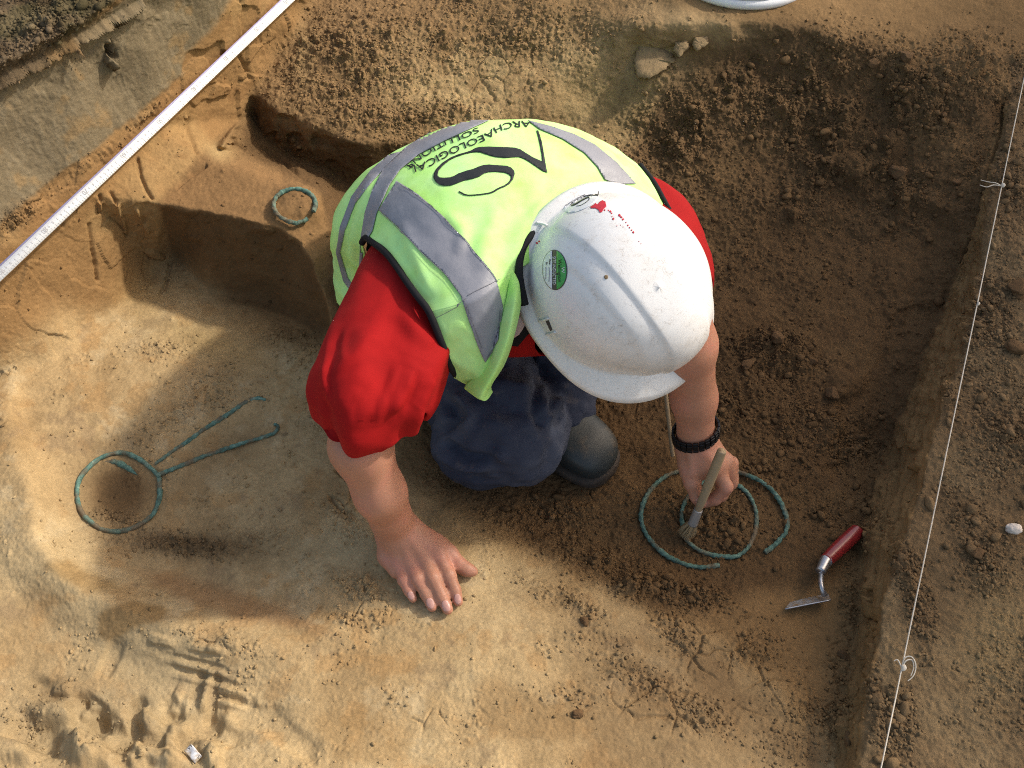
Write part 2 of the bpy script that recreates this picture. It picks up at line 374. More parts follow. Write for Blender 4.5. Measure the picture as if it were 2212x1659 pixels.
# trowel-scraped facets and flakes
e1, r1 = voro(WP+.01*np.stack([fbm(WP, .03, 2, 71)]*3, 1), .045, 72)
e1 = e1.reshape(PX.shape); r1 = r1.reshape(PX.shape)
M_flake = blobs([(480, 70, 80, 60, 0, .8), (590, 55, 60, 50, 0, .5), (560, 500, 60, 30, 0, .7), (640, 590, 40, 20, 0, .5), (710, 650, 60, 40, 20, .8), (660, 700, 70, 40, 20, .8), (640, 390, 40, 40, 0, .6), (770, 690, 60, 50, 0, .6), (370, 610, 40, 20, 0, .8), (350, 500, 30, 26, 0, .8), (220, 640, 50, 20, 0, .7), (430, 720, 60, 30, 0, .5), (840, 660, 20, 50, 0, .7)])
crack = sstep(.09, .0, e1)*sstep(.35, .6, M_flake+.5*patchy*M_flake)
d += M_flake*(.003*(r1-.5))-.004*crack
# vertical streaks on the grey cut face, gouges in the brown one
S1 = fbm(np.stack([WP[:, 0]/.006, WP[:, 1]/.006, WP[:, 2]/.05], 1), 1, 3, 81).reshape(PX.shape)
d += R_clay*(1-R_top)*.0010*S1
e2, r2 = voro(np.stack([(WP[:, 0]*.45+WP[:, 1]*.89), WP[:, 2]*.8, WP[:, 2]*0], 1)+.012*np.stack([fbm(WP, .05, 2, 73)]*3, 1), .075, 75)
e2 = e2.reshape(PX.shape); r2 = r2.reshape(PX.shape)
d += R_wall*((1-R_clay)*.010*(r2-.5))
def gouge(pts, w, dep):
    global d
    L = catmull([(x, y, 0) for x, y in pts], 8); mg = w*6+4
    i0, i1 = np.searchsorted(GX, [min(p.x for p in L)-mg, max(p.x for p in L)+mg]); j0, j1 = np.searchsorted(GY, [min(p.y for p in L)-mg, max(p.y for p in L)+mg])
    sl = (slice(j0, j1), slice(i0, i1)); X_, Y_ = PX[sl], PY[sl]
    best = np.full(X_.shape, 1e9)
    for a, b in zip(L[:-1], L[1:]):
        vx, vy = b.x-a.x, b.y-a.y; ll = vx*vx+vy*vy+1e-9
        tt = np.clip(((X_-a.x)*vx+(Y_-a.y)*vy)/ll, 0, 1)
        best = np.minimum(best, (X_-a.x-tt*vx)**2+(Y_-a.y-tt*vy)**2)
    wv = w*(1+.6*fbm(np.stack([X_.ravel()/6, Y_.ravel()/6, X_.ravel()*0], 1), 1, 2, 91).reshape(X_.shape))
    d[sl] -= dep*np.exp(-best/(wv*wv+.05))
for g in ([(111, 192), (117, 205), (123, 220), (127, 236)], [(138, 158), (141, 175), (147, 190), (152, 198)], [(137, 210), (142, 222), (148, 230)], [(90, 225), (93, 250), (98, 280)],
          [(60, 215), (64, 226)], [(240, 55), (246, 66), (249, 78)], [(188, 120), (192, 135), (198, 150)], [(205, 165), (190, 175), (178, 186)], [(170, 262), (166, 280), (160, 292)], [(100, 196), (100, 212)]):
    gouge(g, 1.7, .008)
for g in ([(70, 42), (35, 61), (0, 79), (-20, 90)], [(140, 2), (110, 20), (70, 42)]): gouge(g, 1.6, .02)
gouge([(108, 42), (110, 50), (113, 56)], 3.2, .03)
for g in ([(330, 497), (338, 507), (346, 512)], [(336, 470), (346, 480)], [(600, 168), (690, 210)], [(262, 148), (300, 176), (322, 190)], [(228, 140), (245, 150)], [(905, 440), (888, 500), (872, 570)], [(930, 400), (905, 470), (893, 530)]):
    gouge(g, 1.5, .008)
gouge([(1003, 104), (1000, 130), (991, 163), (979, 199), (974, 225), (962, 265)], 1.1, .014)
for f_, y0_, y1_, dp_ in ((.25, 330, 520, .006), (.45, 420, 700, .005), (.65, 300, 480, .006), (.8, 470, 760, .005), (.35, 560, 760, .006), (.55, 200, 330, .005)):
    gouge([(float(np.interp(y, [p[1] for p in wb], [p[0] for p in wb])*(1-f_)+np.interp(y, [p[1] for p in wt], [p[0] for p in wt])*f_), float(y)) for y in np.linspace(y0_, y1_, 9)], .9, dp_)
# broken pieces with cracks, lower left boot print ridges
def dents(lst):
    global d
    for (cx, cy, rx, ry, ang, dep) in lst:
        c, s = math.cos(math.radians(ang)), math.sin(math.radians(ang))
        mg = max(rx, ry)*1.6
        i0, i1 = np.searchsorted(GX, [cx-mg, cx+mg]); j0, j1 = np.searchsorted(GY, [cy-mg, cy+mg]); sl = (slice(j0, j1), slice(i0, i1))
        wob = WRP[0][sl]*rx*.35
        X = (PX[sl]-cx)*c+(PY[sl]-cy)*s+wob; Y = -(PX[sl]-cx)*s+(PY[sl]-cy)*c+WRP[1][sl]*ry*.5
        d[sl] += 1.3*dep*np.exp(-((X/rx)**4+(Y/ry)**4))
dents([(195, 662, 34, 3, 14, -.0025), (200, 669, 34, 3, 14, .003), (203, 676, 34, 3, 14, -.0025), (205, 683, 34, 3, 14, .003), (196, 694, 5, 20, 14, -.004), (205, 696, 3, 20, 14, .004), (213, 698, 4, 18, 12, -.004), (176, 700, 5, 16, 25, .004), (230, 692, 13, 3, 8, .0035), (230, 698, 13, 3, 8, -.003), (230, 704, 13, 3, 8, .0035), (208, 650, 22, 4, 10, .004), (228, 642, 12, 6, 20, .005), (214, 648, 6, 5, 0, .004), (160, 640, 12, 5, 10, .004),
       (258, 715, 30, 14, 20, -.007), (222, 735, 34, 14, 15, -.008), (112, 655, 8, 20, 25, -.005), (40, 735, 30, 16, 20, -.014), (75, 742, 18, 12, 0, .012), (125, 742, 20, 13, 30, -.012), (12, 752, 26, 12, 0, .012), (60, 712, 26, 10, 0, .008), (150, 722, 18, 9, 40, .008), (150, 755, 24, 8, 20, .010), (100, 722, 16, 9, 0, -.010), (95, 762, 20, 8, 0, .012), (180, 728, 10, 8, 0, .008), (300, 742, 26, 12, 40, -.006), (45, 690, 20, 10, 20, -.006),
       (655, 68, 26, 16, -15, .008), (300, 205, 22, 17, 10, .010), (800, 420, 30, 10, 20, .006), (780, 355, 30, 18, 0, .018), (745, 385, 30, 16, 20, .010), (850, 165, 26, 14, 30, .014), (890, 150, 12, 20, 20, .014), (845, 385, 18, 12, 0, .012), (690, 395, 20, 20, 0, .006)])
dents([(60+34*((k*7) % 5)+9*k % 23, 690+(k*37) % 76, 9+k % 6, 6+k % 4, k*41, (-1)**k*.007) for k in range(26)])
# ridged prints at the middle and on the far floor
for (cx, cy, L, Wd, ang, n) in ((455, 85, 60, 34, 18, 7), (525, 75, 50, 30, 30, 6), (690, 690, 60, 34, 30, 6), (735, 640, 50, 30, 35, 5)):
    c, s = math.cos(math.radians(ang)), math.sin(math.radians(ang))
    X = (PX-cx)*c+(PY-cy)*s; Y = -(PX-cx)*s+(PY-cy)*c
    d += .0016*np.sin(X/L*n*6.28+5*patchy+3*WRP[0])*np.exp(-((X/L)**4+(Y/Wd)**4))*np.clip(.3+1.4*patchy+.8*WRP[1], 0, 1)
# smooth where the hand and the tools rest
calm = np.clip(blobs([(425, 580, 40, 34, 30, 1)])*1.4, 0, 1)
d = d*(1-.8*calm)
d += R_rwall*(.004*NZ(.03, 3, 56)+.0035*(r2-.5)+.0025*fbm(np.stack([WP[:, 0]/.01, WP[:, 1]/.12, WP[:, 2]/.01], 1), 1, 3, 57).reshape(PX.shape))
# surface normals of the base sheet
nx = np.cross(np.gradient(POS0, axis=1), np.gradient(POS0, axis=0))
nx /= (np.linalg.norm(nx, axis=2, keepdims=True)+1e-12); nx *= np.sign(nx[..., 2:3]+1e-9)
for k in range(3): nx[..., k] = blur(nx[..., k], 2)
nx /= (np.linalg.norm(nx, axis=2, keepdims=True)+1e-12)
inner = np.clip(blur(((PX > -40) & (PX < 1070) & (PY > -40) & (PY < 810)).astype(float), 2), .35, 1)
POS = POS0+nx*(d*inner)[..., None]
def gz(px, py):                          # ground point under a pixel
    i = int(np.clip(np.searchsorted(GX, px), 0, len(GX)-1)); j = int(np.clip(np.searchsorted(GY, py), 0, len(GY)-1))
    return Vector(POS[j, i])
def G(px, py, up=0.0): v = gz(px, py); return P(px, py, v.z+up)

# colours of the soils, with shade painted in at places
C = lambda *c: np.array(c)
col = np.zeros(PX.shape+(3,)); col[:] = C(.22, .14, .07)
def lay(m, c):
    global col
    col = col*(1-m[..., None])+np.array(c)*m[..., None]
n1 = NZ(.10, 4, 101); n2 = NZ(.035, 4, 102); n3 = NZ(.22, 3, 103); n4 = NZ(.012, 3, 104)
lay(R_back, C(.26, .168, .088)); lay(region([(256, 92), (292, 130), (330, 138), (372, 140), (420, 146), (460, 200), (380, 330), (345, 300), (326, 214), (300, 184), (236, 148)], 4, 6, 20), C(.135, .083, .042)); lay(R_back*np.clip(blobs([(480, 88, 90, 45, 0, 1.1), (600, 85, 80, 60, 0, 1.1), (420, 60, 60, 30, 0, .5)])*(.8+1.2*n2), 0, 1), C(.42, .31, .175))  # second layer darkens the slope behind the block to imitate its shade
lay(R_baulk, C(.19, .13, .075)); lay(R_baulk*sstep(-.1, .4, n1)*.6, C(.27, .20, .12))
lay(R_wall, C(.27, .165, .078)); lay(R_wall*sstep(.0, .5, n1)*.6, C(.34, .23, .115)); lay(R_wall*sstep(.15, .5, n2)*.35, C(.20, .11, .05))
lay(R_clay, C(.18, .148, .102)); lay(R_clay*sstep(.0, .5, S1)*.45, C(.25, .212, .155)); lay(R_clay*sstep(.15, .5, n2)*.5, C(.27, .18, .09))
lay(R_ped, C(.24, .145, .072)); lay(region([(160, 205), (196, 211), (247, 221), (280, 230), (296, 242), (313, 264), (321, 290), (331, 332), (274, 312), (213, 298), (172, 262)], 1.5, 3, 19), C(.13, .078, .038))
lay(R_top, C(.085, .062, .04)); lay(R_top*sstep(-.1, .3, n2)*.5, C(.19, .145, .10)); lay(R_top*sstep(.2, .5, n1)*.3, C(.10, .11, .05))
lay(R_buff, C(.50, .355, .19))
lay(R_buff*sstep(-.05, .4, n1)*.7, C(.36, .24, .12)); lay(R_buff*sstep(.0, .4, n3)*.6, C(.60, .455, .26)); lay(R_buff*sstep(.1, .45, n2)*.5, C(.40, .235, .10)); lay(R_buff*sstep(.15, .5, NZ(.06, 5, 106, .65))*.6, C(.60, .47, .29)); lay(R_buff*sstep(.2, .5, NZ(.05, 5, 107, .65))*.55, C(.30, .21, .125))
lay(R_buff*np.clip(region([(540, 570), (610, 640), (560, 700), (600, 820), (860, 820), (860, 600), (700, 590)], 32, 34, 21), 0, 1)*np.clip(.75+.5*n1, 0, 1), C(.225, .145, .075))  # browner soil at lower right, darkened further to paint in the soft shade
lay(R_buff*np.clip(blobs([(150, 655, 90, 40, 10, .7), (80, 720, 120, 50, 0, .7)]), 0, 1), C(.40, .315, .19))
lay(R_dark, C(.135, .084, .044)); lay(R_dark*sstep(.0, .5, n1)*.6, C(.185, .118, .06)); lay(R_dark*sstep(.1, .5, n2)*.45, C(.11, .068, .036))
lay(R_back*np.clip(blobs([(620, 100, 60, 45, 0, .9)]), 0, 1)*(1-R_dark), C(.31, .225, .115))
lay(np.clip(blobs([(655, 66, 34, 24, -15, 1), (690, 22, 60, 16, 10, .9)]), 0, 1), C(.38, .275, .16))
lay(region([(40, 565), (75, 562), (130, 590), (92, 592), (60, 582)], 3, 6, 14)*.75, C(.34, .215, .09))
lay(region([(100, 612), (135, 600), (165, 608), (160, 620), (130, 628), (108, 640), (98, 632)], 2, 6, 15)*.85, C(.30, .19, .085))
lay(region([(125, 568), (160, 585), (220, 612), (300, 630), (345, 634), (300, 618), (240, 592), (190, 572)], 4, 8, 16)*.7, C(.36, .20, .095))
lay(region([(470, 690), (505, 672), (520, 690), (560, 700), (590, 730), (540, 745), (480, 730)], 4, 10, 17)*.6, C(.30, .19, .09))
lay(region([(310, 720), (370, 705), (420, 730), (400, 768), (330, 760)], 4, 10, 18)*.5, C(.33, .205, .09))
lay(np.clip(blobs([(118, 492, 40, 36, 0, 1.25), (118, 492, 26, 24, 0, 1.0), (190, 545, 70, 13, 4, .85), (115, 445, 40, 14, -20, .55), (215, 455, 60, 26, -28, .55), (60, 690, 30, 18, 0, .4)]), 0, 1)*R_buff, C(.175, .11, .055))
lay(np.clip(blobs([(205, 340, 60, 20, 15, .7), (150, 300, 30, 25, 0, .5)]), 0, 1), C(.40, .28, .13))
lay(R_rwall, C(.27, .17, .082)); lay(R_rwall*sstep(.0, .5, n1)*.6, C(.19, .12, .058))
lay(CRf*.45*(1-R_top), C(.20, .13, .07)); lay(np.clip(CRf*R_baulk*.5, 0, 1), C(.15, .10, .06))
lay(np.clip(blobs([(218, 152, 14, 8, 20, .9), (305, 55, 10, 30, 0, .4), (1000, 640, 40, 60, 10, .6)]), 0, 1), C(.38, .28, .15))
col *= (1+.16*n4+.10*n2)[..., None]
col *= (1+.07*(fbm(WP, .004, 2, 105).reshape(PX.shape)))[..., None]
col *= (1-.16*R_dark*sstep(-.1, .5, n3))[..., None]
col = np.clip(col*(np.array([.93, .895, .79])+R_buff[..., None]*np.array([-.13, -.095, -.03])), .012, .7)

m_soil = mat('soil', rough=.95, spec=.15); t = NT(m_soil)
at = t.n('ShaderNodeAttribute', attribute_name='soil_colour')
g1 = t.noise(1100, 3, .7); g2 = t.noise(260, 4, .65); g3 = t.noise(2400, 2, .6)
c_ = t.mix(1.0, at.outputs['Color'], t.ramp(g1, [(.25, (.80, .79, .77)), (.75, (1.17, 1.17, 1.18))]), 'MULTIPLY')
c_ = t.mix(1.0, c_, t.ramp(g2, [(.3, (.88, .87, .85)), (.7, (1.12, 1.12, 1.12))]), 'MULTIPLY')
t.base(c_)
b1 = t.bump(g2, .75, .0030); b2 = t.bump(g1, .7, .0014, b1); t.bump(g3, .5, .0007, b2)
for nd_, k_ in zip([n_ for n_ in t.t.nodes if n_.type == 'BUMP'], (.75, .7, .5)):
    mm = t.n('ShaderNodeMath', operation='MULTIPLY'); mm.inputs[1].default_value = k_; t.l(at.outputs['Alpha'], mm.inputs[0]); t.l(mm.outputs[0], nd_.inputs['Strength'])

ny_, nx_ = PX.shape
idx = np.arange(ny_*nx_).reshape(ny_, nx_)
quads = np.stack([idx[1:, :-1], idx[1:, 1:], idx[:-1, 1:], idx[:-1, :-1]], -1).reshape(-1, 4)
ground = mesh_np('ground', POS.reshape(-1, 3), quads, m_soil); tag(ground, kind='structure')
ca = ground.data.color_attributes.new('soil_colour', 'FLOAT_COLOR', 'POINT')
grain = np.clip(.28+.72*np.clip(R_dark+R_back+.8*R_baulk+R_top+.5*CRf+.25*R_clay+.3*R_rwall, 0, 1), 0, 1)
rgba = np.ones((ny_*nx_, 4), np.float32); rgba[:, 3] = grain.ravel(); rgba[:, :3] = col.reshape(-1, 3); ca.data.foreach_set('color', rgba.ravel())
# ------------------------------------------------------------------ implicit bodies
class Field:
    def __init__(s, lo, hi, res):
        s.lo = np.array(lo, np.float32); s.res = res
        s.n = np.ceil((np.array(hi)-s.lo)/res).astype(int)+1
        s.f = np.full(s.n, .05, np.float32)
        s.ax = [s.lo[k]+res*np.arange(s.n[k], dtype=np.float32) for k in range(3)]
    def _sl(s, lo, hi):
        a = np.clip(np.floor((np.array(lo)-s.lo)/s.res).astype(int), 0, s.n); b = np.clip(np.ceil((np.array(hi)-s.lo)/s.res).astype(int)+1, 0, s.n)
        return a, b
    def _join(s, sl, d, k):
        a = s.f[sl]
        if k > 0:
            h = np.maximum(k-np.abs(a-d), 0)/k
            s.f[sl] = np.minimum(a, d)-h*h*k*.25
        else: s.f[sl] = np.minimum(a, d)
    def cap(s, p, q, r0, r1, k=.006, flat=None):
        p = np.array(p, np.float32); q = np.array(q, np.float32); m = max(r0, r1)+.03
        a, b = s._sl(np.minimum(p, q)-m, np.maximum(p, q)+m)
        if (b <= a).any(): return
        sl = tuple(slice(a[i], b[i]) for i in range(3))
        X = s.ax[0][sl[0]][:, None, None]; Y = s.ax[1][sl[1]][None, :, None]; Z = s.ax[2][sl[2]][None, None, :]
        v = q-p; L = float(v@v)+1e-9
        t = np.clip(((X-p[0])*v[0]+(Y-p[1])*v[1]+(Z-p[2])*v[2])/L, 0, 1)
        dx = X-p[0]-t*v[0]; dy = Y-p[1]-t*v[1]; dz = Z-p[2]-t*v[2]
        d2 = dx*dx+dy*dy+dz*dz
        if flat is not None:               # squeeze along a direction: (vector, factor>1)
            fv, fk = flat; fv = np.array(fv, np.float32); fv /= np.linalg.norm(fv)
            c = dx*fv[0]+dy*fv[1]+dz*fv[2]; d2 = d2+(fk*fk-1)*c*c
        s._join(sl, np.sqrt(d2)-(r0+(r1-r0)*t), k)
    def chain(s, pts, rs, k=.006, flat=None):
        for i in range(len(pts)-1): s.cap(pts[i], pts[i+1], rs[i], rs[i+1], k, flat)
    def mesh(s, smooth=2):
        f = s.f; ins = f < 0
        c = np.zeros(np.array(f.shape)-1, np.int8)
        for dx in (0, 1):
            for dy in (0, 1):
                for dz in (0, 1):
                    c += ins[dx:f.shape[0]-1+dx, dy:f.shape[1]-1+dy, dz:f.shape[2]-1+dz]
        act = (c > 0) & (c < 8); cells = np.argwhere(act)
        vid = np.full(act.shape, -1, np.int32); vid[act] = np.arange(len(cells))
        acc = np.zeros((len(cells), 3), np.float32); cnt = np.zeros(len(cells), np.float32)
        i, j, k = cells.T
        corners = [(a, b, c_) for a in (0, 1) for b in (0, 1) for c_ in (0, 1)]
        for a in corners:
            for ax in range(3):
                if a[ax]: continue
                b = list(a); b[ax] = 1
                va = f[i+a[0], j+a[1], k+a[2]]; vb = f[i+b[0], j+b[1], k+b[2]]
                m = (va < 0) != (vb < 0)
                t = np.where(m, va/(va-vb+1e-12), 0)
                pos = np.zeros((len(cells), 3), np.float32); pos[:] = a; pos[:, ax] += t
                acc += pos*m[:, None]; cnt += m
        V = s.lo+(cells+acc/np.maximum(cnt, 1)[:, None])*s.res
        F_ = []
        for ax in range(3):
            o1, o2 = (ax+1) % 3, (ax+2) % 3
            sa = [slice(None)]*3; sb = [slice(None)]*3
            sa[ax] = slice(0, -1); sb[ax] = slice(1, None)
            A = ins[tuple(sa)]; B = ins[tuple(sb)]
            e = np.argwhere(A != B)
            ok = (e[:, o1] > 0) & (e[:, o2] > 0) & (e[:, o1] < vid.shape[o1]) & (e[:, o2] < vid.shape[o2])
            e = e[ok]
            def g(d1, d2):
                q = e.copy(); q[:, o1] -= d1; q[:, o2] -= d2; return vid[q[:, 0], q[:, 1], q[:, 2]]
            q = np.stack([g(0, 0), g(1, 0), g(1, 1), g(0, 1)], 1)
            fl = A[e[:, 0], e[:, 1], e[:, 2]]
            q[fl] = q[fl][:, ::-1]; F_.append(q[(q >= 0).all(1)])
        F_ = np.concatenate(F_)[:, ::-1]
        for _ in range(smooth): V = lap(V, F_, .6)
        return V, F_
def lap(V, Fq, w):
    s = np.zeros_like(V); n = np.zeros(len(V), np.float32)
    K = Fq.shape[1]
    for a in range(K):
        b = (a+1) % K
        for x, y in ((a, b), (b, a)):
            for c in range(3): s[:, c] += np.bincount(Fq[:, x], V[Fq[:, y], c], len(V))
            n += np.bincount(Fq[:, x], minlength=len(V))
    return V*(1-w)+w*s/np.maximum(n, 1)[:, None]
def vnormals(V, Fq):
    nn = np.cross(V[Fq[:, 2]]-V[Fq[:, 0]], V[Fq[:, 3 if Fq.shape[1] > 3 else 1]]-V[Fq[:, 1]]) if Fq.shape[1] > 3 else np.cross(V[Fq[:, 1]]-V[Fq[:, 0]], V[Fq[:, 2]]-V[Fq[:, 0]])
    out = np.zeros_like(V)
    for a in range(Fq.shape[1]):
        for c in range(3): out[:, c] += np.bincount(Fq[:, a], nn[:, c], len(V))
    return out/(np.linalg.norm(out, axis=1, keepdims=True)+1e-12)

# ------------------------------------------------------------------ lofts
def loft(st, nseg=56, nsub=8, cap0=False, cap1=False, close_in=False):
    """st: (centre, a, b, ref[, power]) stations; returns V, F (quads, outward)"""
    cen = catmull([s[0] for s in st], nsub)
    aa = [v.x for v in catmull([(s[1], s[2], 0) for s in st], nsub)]; bb = [v.y for v in catmull([(s[1], s[2], 0) for s in st], nsub)]
    rf = catmull([s[3] for s in st], nsub); pw = [v.x for v in catmull([((s[4] if len(s) > 4 else 2), 0, 0) for s in st], nsub)]
    V = []; n = len(cen)
    for i in range(n):
        tn = (cen[min(i+1, n-1)]-cen[max(i-1, 0)]).normalized()
        S = (rf[i]-tn*rf[i].dot(tn)).normalized(); N = tn.cross(S)
        for k in range(nseg):
            th = 2*math.pi*k/nseg; c, s_ = math.cos(th), math.sin(th); e = 2/pw[i]
            V.append(cen[i]+S*(aa[i]*math.copysign(abs(c)**e, c))+N*(bb[i]*math.copysign(abs(s_)**e, s_)))
    Fq = []
    for i in range(n-1):
        for k in range(nseg):
            a = i*nseg+k; b = i*nseg+(k+1) % nseg
            Fq.append((a, b, b+nseg, a+nseg))
    V = np.array([tuple(v) for v in V], np.float32)
    caps = []
    if cap0: V = np.vstack([V, V[:nseg].mean(0)]); c = len(V)-1; caps += [(c, (k+1) % nseg, k) for k in range(nseg)]
    if cap1:
        o = (n-1)*nseg; V = np.vstack([V, V[o:o+nseg].mean(0)]); c = len(V)-1; caps += [(c, o+k, o+(k+1) % nseg) for k in range(nseg)]
    return V, np.array(Fq), caps
def tube(pts, r, nseg=10, nsub=6, closed=False, rfun=None, twist=0, tw_amp=0):
    C_ = catmull(pts, nsub, closed); n = len(C_); V = []; Fs = []
    prevS = None; L = 0
    for i in range(n):
        a = C_[(i-1) % n] if closed else C_[max(i-1, 0)]; b = C_[(i+1) % n] if closed else C_[min(i+1, n-1)]
        tn = (b-a).normalized()
        S = prevS if prevS is not None else (Vector((0, 0, 1)) if abs(tn.z) < .9 else Vector((1, 0, 0)))
        S = (S-tn*S.dot(tn)).normalized(); prevS = S; N = tn.cross(S)
        if i: L += (C_[i]-C_[i-1]).length
        rr = r*(rfun(i/(n-1)) if rfun else 1)
        for k in range(nseg):
            th = 2*math.pi*k/nseg
            q = rr*(1+tw_amp*math.cos(3*th+twist*L)) if tw_amp else rr
            V.append(C_[i]+(S*math.cos(th)+N*math.sin(th))*q)
    for i in range(n if closed else n-1):
        for k in range(nseg):
            a = i*nseg+k; b = i*nseg+(k+1) % nseg; j = (i+1) % n
            Fs.append((a, b, j*nseg+(k+1) % nseg, j*nseg+k))
    if not closed:
        V.append(C_[0]); V.append(C_[-1]); c0, c1 = len(V)-2, len(V)-1; o = (n-1)*nseg
        Fs += [(c0, (k+1) % nseg, k) for k in range(nseg)]+[(c1, o+k, o+(k+1) % nseg) for k in range(nseg)]
    return [tuple(v) for v in V], Fs
def bvh_of(V, Fs): return BVHTree.FromPolygons([Vector(v) for v in np.asarray(V, float)], [tuple(int(i) for i in f) for f in Fs])
def cast(bvh, px, py):
    hit = bvh.ray_cast(Vector((0, 0, H)), ray(px, py).normalized())
    return (hit[0], hit[1]) if hit[0] is not None else (None, None)
def decal(name, polys, bvh, m, parent, off=.0012, step=2.0, thick=.0006, holes=True):
    """lay a traced outline as a thin patch on the surface under it"""
    vs = []; es = []; allp = []
    for poly in polys:
        s = len(vs); pts = []
        for a, b in zip(poly, poly[1:]+poly[:1]):
            L = math.hypot(b[0]-a[0], b[1]-a[1]); n = max(1, int(L/step))
            pts += [(a[0]+(b[0]-a[0])*k/n, a[1]+(b[1]-a[1])*k/n) for k in range(n)]
        vs += pts; es += [(s+k, s+(k+1) % len(pts)) for k in range(len(pts))]; allp.append(poly)
    xs = [v[0] for v in vs]; ys = [v[1] for v in vs]
    gx, gy = np.meshgrid(np.arange(min(xs), max(xs), step*1.3), np.arange(min(ys), max(ys), step*1.3))
    ins = np.zeros(gx.shape, bool)
    for p in allp: ins ^= inpoly(gx, gy, p)
    vs += list(zip(gx[ins], gy[ins]))
    ov, oe, of, a_, b_, c_ = delaunay_2d_cdt([Vector(v) for v in vs], es, [], 0, 1e-5)
    V = []; ok = []
    for q in ov:
        p, n = cast(bvh, q.x, q.y)
        if p is None: V.append(Vector((0, 0, 0))); ok.append(False); continue
        if n.dot(ray(q.x, q.y)) > 0: n = -n
        V.append(p+n*off); ok.append(True)
    Fs = []
    for f in of:
        c = [sum(ov[i][k] for i in f)/3 for k in (0, 1)]
        i_ = False
        for p in allp: i_ ^= bool(inpoly(np.array([c[0]]), np.array([c[1]]), p)[0])
        if i_ and all(ok[i] for i in f):
            if max((V[f[k]]-V[f[(k+1) % 3]]).length for k in range(3)) > .03: continue
            a, b, c3 = [V[i] for i in f]
            nn = (b-a).cross(c3-a)
            Fs.append(tuple(f) if nn.dot(a-Vector((0, 0, H))) < 0 else tuple(f[::-1]))
    used = sorted({i for f in Fs for i in f}); mp = {u: k for k, u in enumerate(used)}
    o = mesh_np(name, [tuple(V[u]) for u in used], [tuple(mp[i] for i in f) for f in Fs], m, parent)
    if thick: sm = o.modifiers.new('thickness', 'SOLIDIFY'); sm.thickness = thick; sm.offset = -1
    return o
def ellipse_poly(cx, cy, rx, ry, ang=0, n=28):
    c, s = math.cos(math.radians(ang)), math.sin(math.radians(ang))
    return [(cx+rx*math.cos(2*math.pi*k/n)*c-ry*math.sin(2*math.pi*k/n)*s, cy+rx*math.cos(2*math.pi*k/n)*s+ry*math.sin(2*math.pi*k/n)*c) for k in range(n)]
def stroke_poly(pts, w, n=6):
    """outline of a pen stroke: pts (x, y), widths per point"""
    L = catmull([(p[0], p[1], 0) for p in pts], n); Wd = [v.x for v in catmull([(x, 0, 0) for x in w], n)]
    le, ri = [], []
    for i, p in enumerate(L):
        tn = (L[min(i+1, len(L)-1)]-L[max(i-1, 0)]).normalized()
        le.append((p.x-tn.y*Wd[i]/2, p.y+tn.x*Wd[i]/2)); ri.append((p.x+tn.y*Wd[i]/2, p.y-tn.x*Wd[i]/2))
    return le+ri[::-1]
FONT = None
def glyph_polys(txt):
    """outlines of a line of writing in em units, from Blender's own font"""
    cu = bpy.data.curves.new('writing', 'FONT'); cu.body = txt; cu.size = 1; cu.resolution_u = 3; cu.fill_mode = 'NONE'
    ob = bpy.data.objects.new('writing', cu); COL.objects.link(ob)
    dg = bpy.context.evaluated_depsgraph_get(); me = ob.evaluated_get(dg).to_mesh()
    adj = {}
    for e in me.edges: adj.setdefault(e.vertices[0], []).append(e.vertices[1]); adj.setdefault(e.vertices[1], []).append(e.vertices[0])
    seen = set(); polys = []
    for v in adj:
        if v in seen: continue
        loop = [v]; seen.add(v); cur = v
        while True:
            nx = [u for u in adj[cur] if u not in seen]
            if not nx: break
            cur = nx[0]; seen.add(cur); loop.append(cur)
        if len(loop) > 2: polys.append([(me.vertices[i].co.x, me.vertices[i].co.y) for i in loop])
    ob.evaluated_get(dg).to_mesh_clear()
    bpy.data.objects.remove(ob); bpy.data.curves.remove(cu)
    return polys
def text_px(txt, base, height, width_fit=True, flip=1, hs=1.0):
    """map writing on a baseline given in pixels (left to right in reading order)"""
    gp = glyph_polys(txt); xs = [x for p in gp for x, y in p]; x0, x1 = min(xs), max(xs); capn = max(y for p in gp for x, y in p)
    L = catmull([(b[0], b[1], 0) for b in base], 12)
    cum = [0]
    for a, b in zip(L[:-1], L[1:]): cum.append(cum[-1]+(b-a).length)
    out = []
    for p in gp:
        q = []
        for x, y in p:
            s = (x-x0)/(x1-x0)*cum[-1]
            i = max(0, min(len(cum)-2, int(np.searchsorted(cum, s))-1)); f = (s-cum[i])/(cum[i+1]-cum[i]+1e-9)
            c = L[i].lerp(L[i+1], f); tn = (L[i+1]-L[i]).normalized()
            hh = height if not isinstance(height, tuple) else height[0]+(height[1]-height[0])*s/cum[-1]
            u = y/capn*hh*flip
            q.append((c.x+tn.y*u, c.y-tn.x*u))
        out.append(q)
    return out
# ------------------------------------------------------------------ the digger
V3 = Vector
person = empty('person', P(500, 470, -.075), 'person in white hard hat and lime vest brushing soil off a buried ring', 'person')

# skin: arms, hands, neck, head as one surface
m_skin = mat('skin', (.50, .27, .18), .5, spec=.35); t = NT(m_skin)
n_a = t.noise(22, 3, .5); n_b = t.noise(260, 3, .6); n_c = t.noise(900, 2, .6)
c_ = t.ramp(n_a, [(.3, (.39, .185, .115)), (.5, (.43, .205, .13)), (.72, (.47, .205, .14))])
t.base(t.mix(1.0, c_, t.ramp(n_b, [(.3, (.95, .94, .93)), (.7, (1.04, 1.04, 1.04))]), 'MULTIPLY'))
t.b.inputs['Subsurface Weight'].default_value = .12; t.b.inputs['Subsurface Radius'].default_value = (.008, .003, .0015)
t.bump(n_c, .2, .0004, t.bump(n_b, .2, .0008))

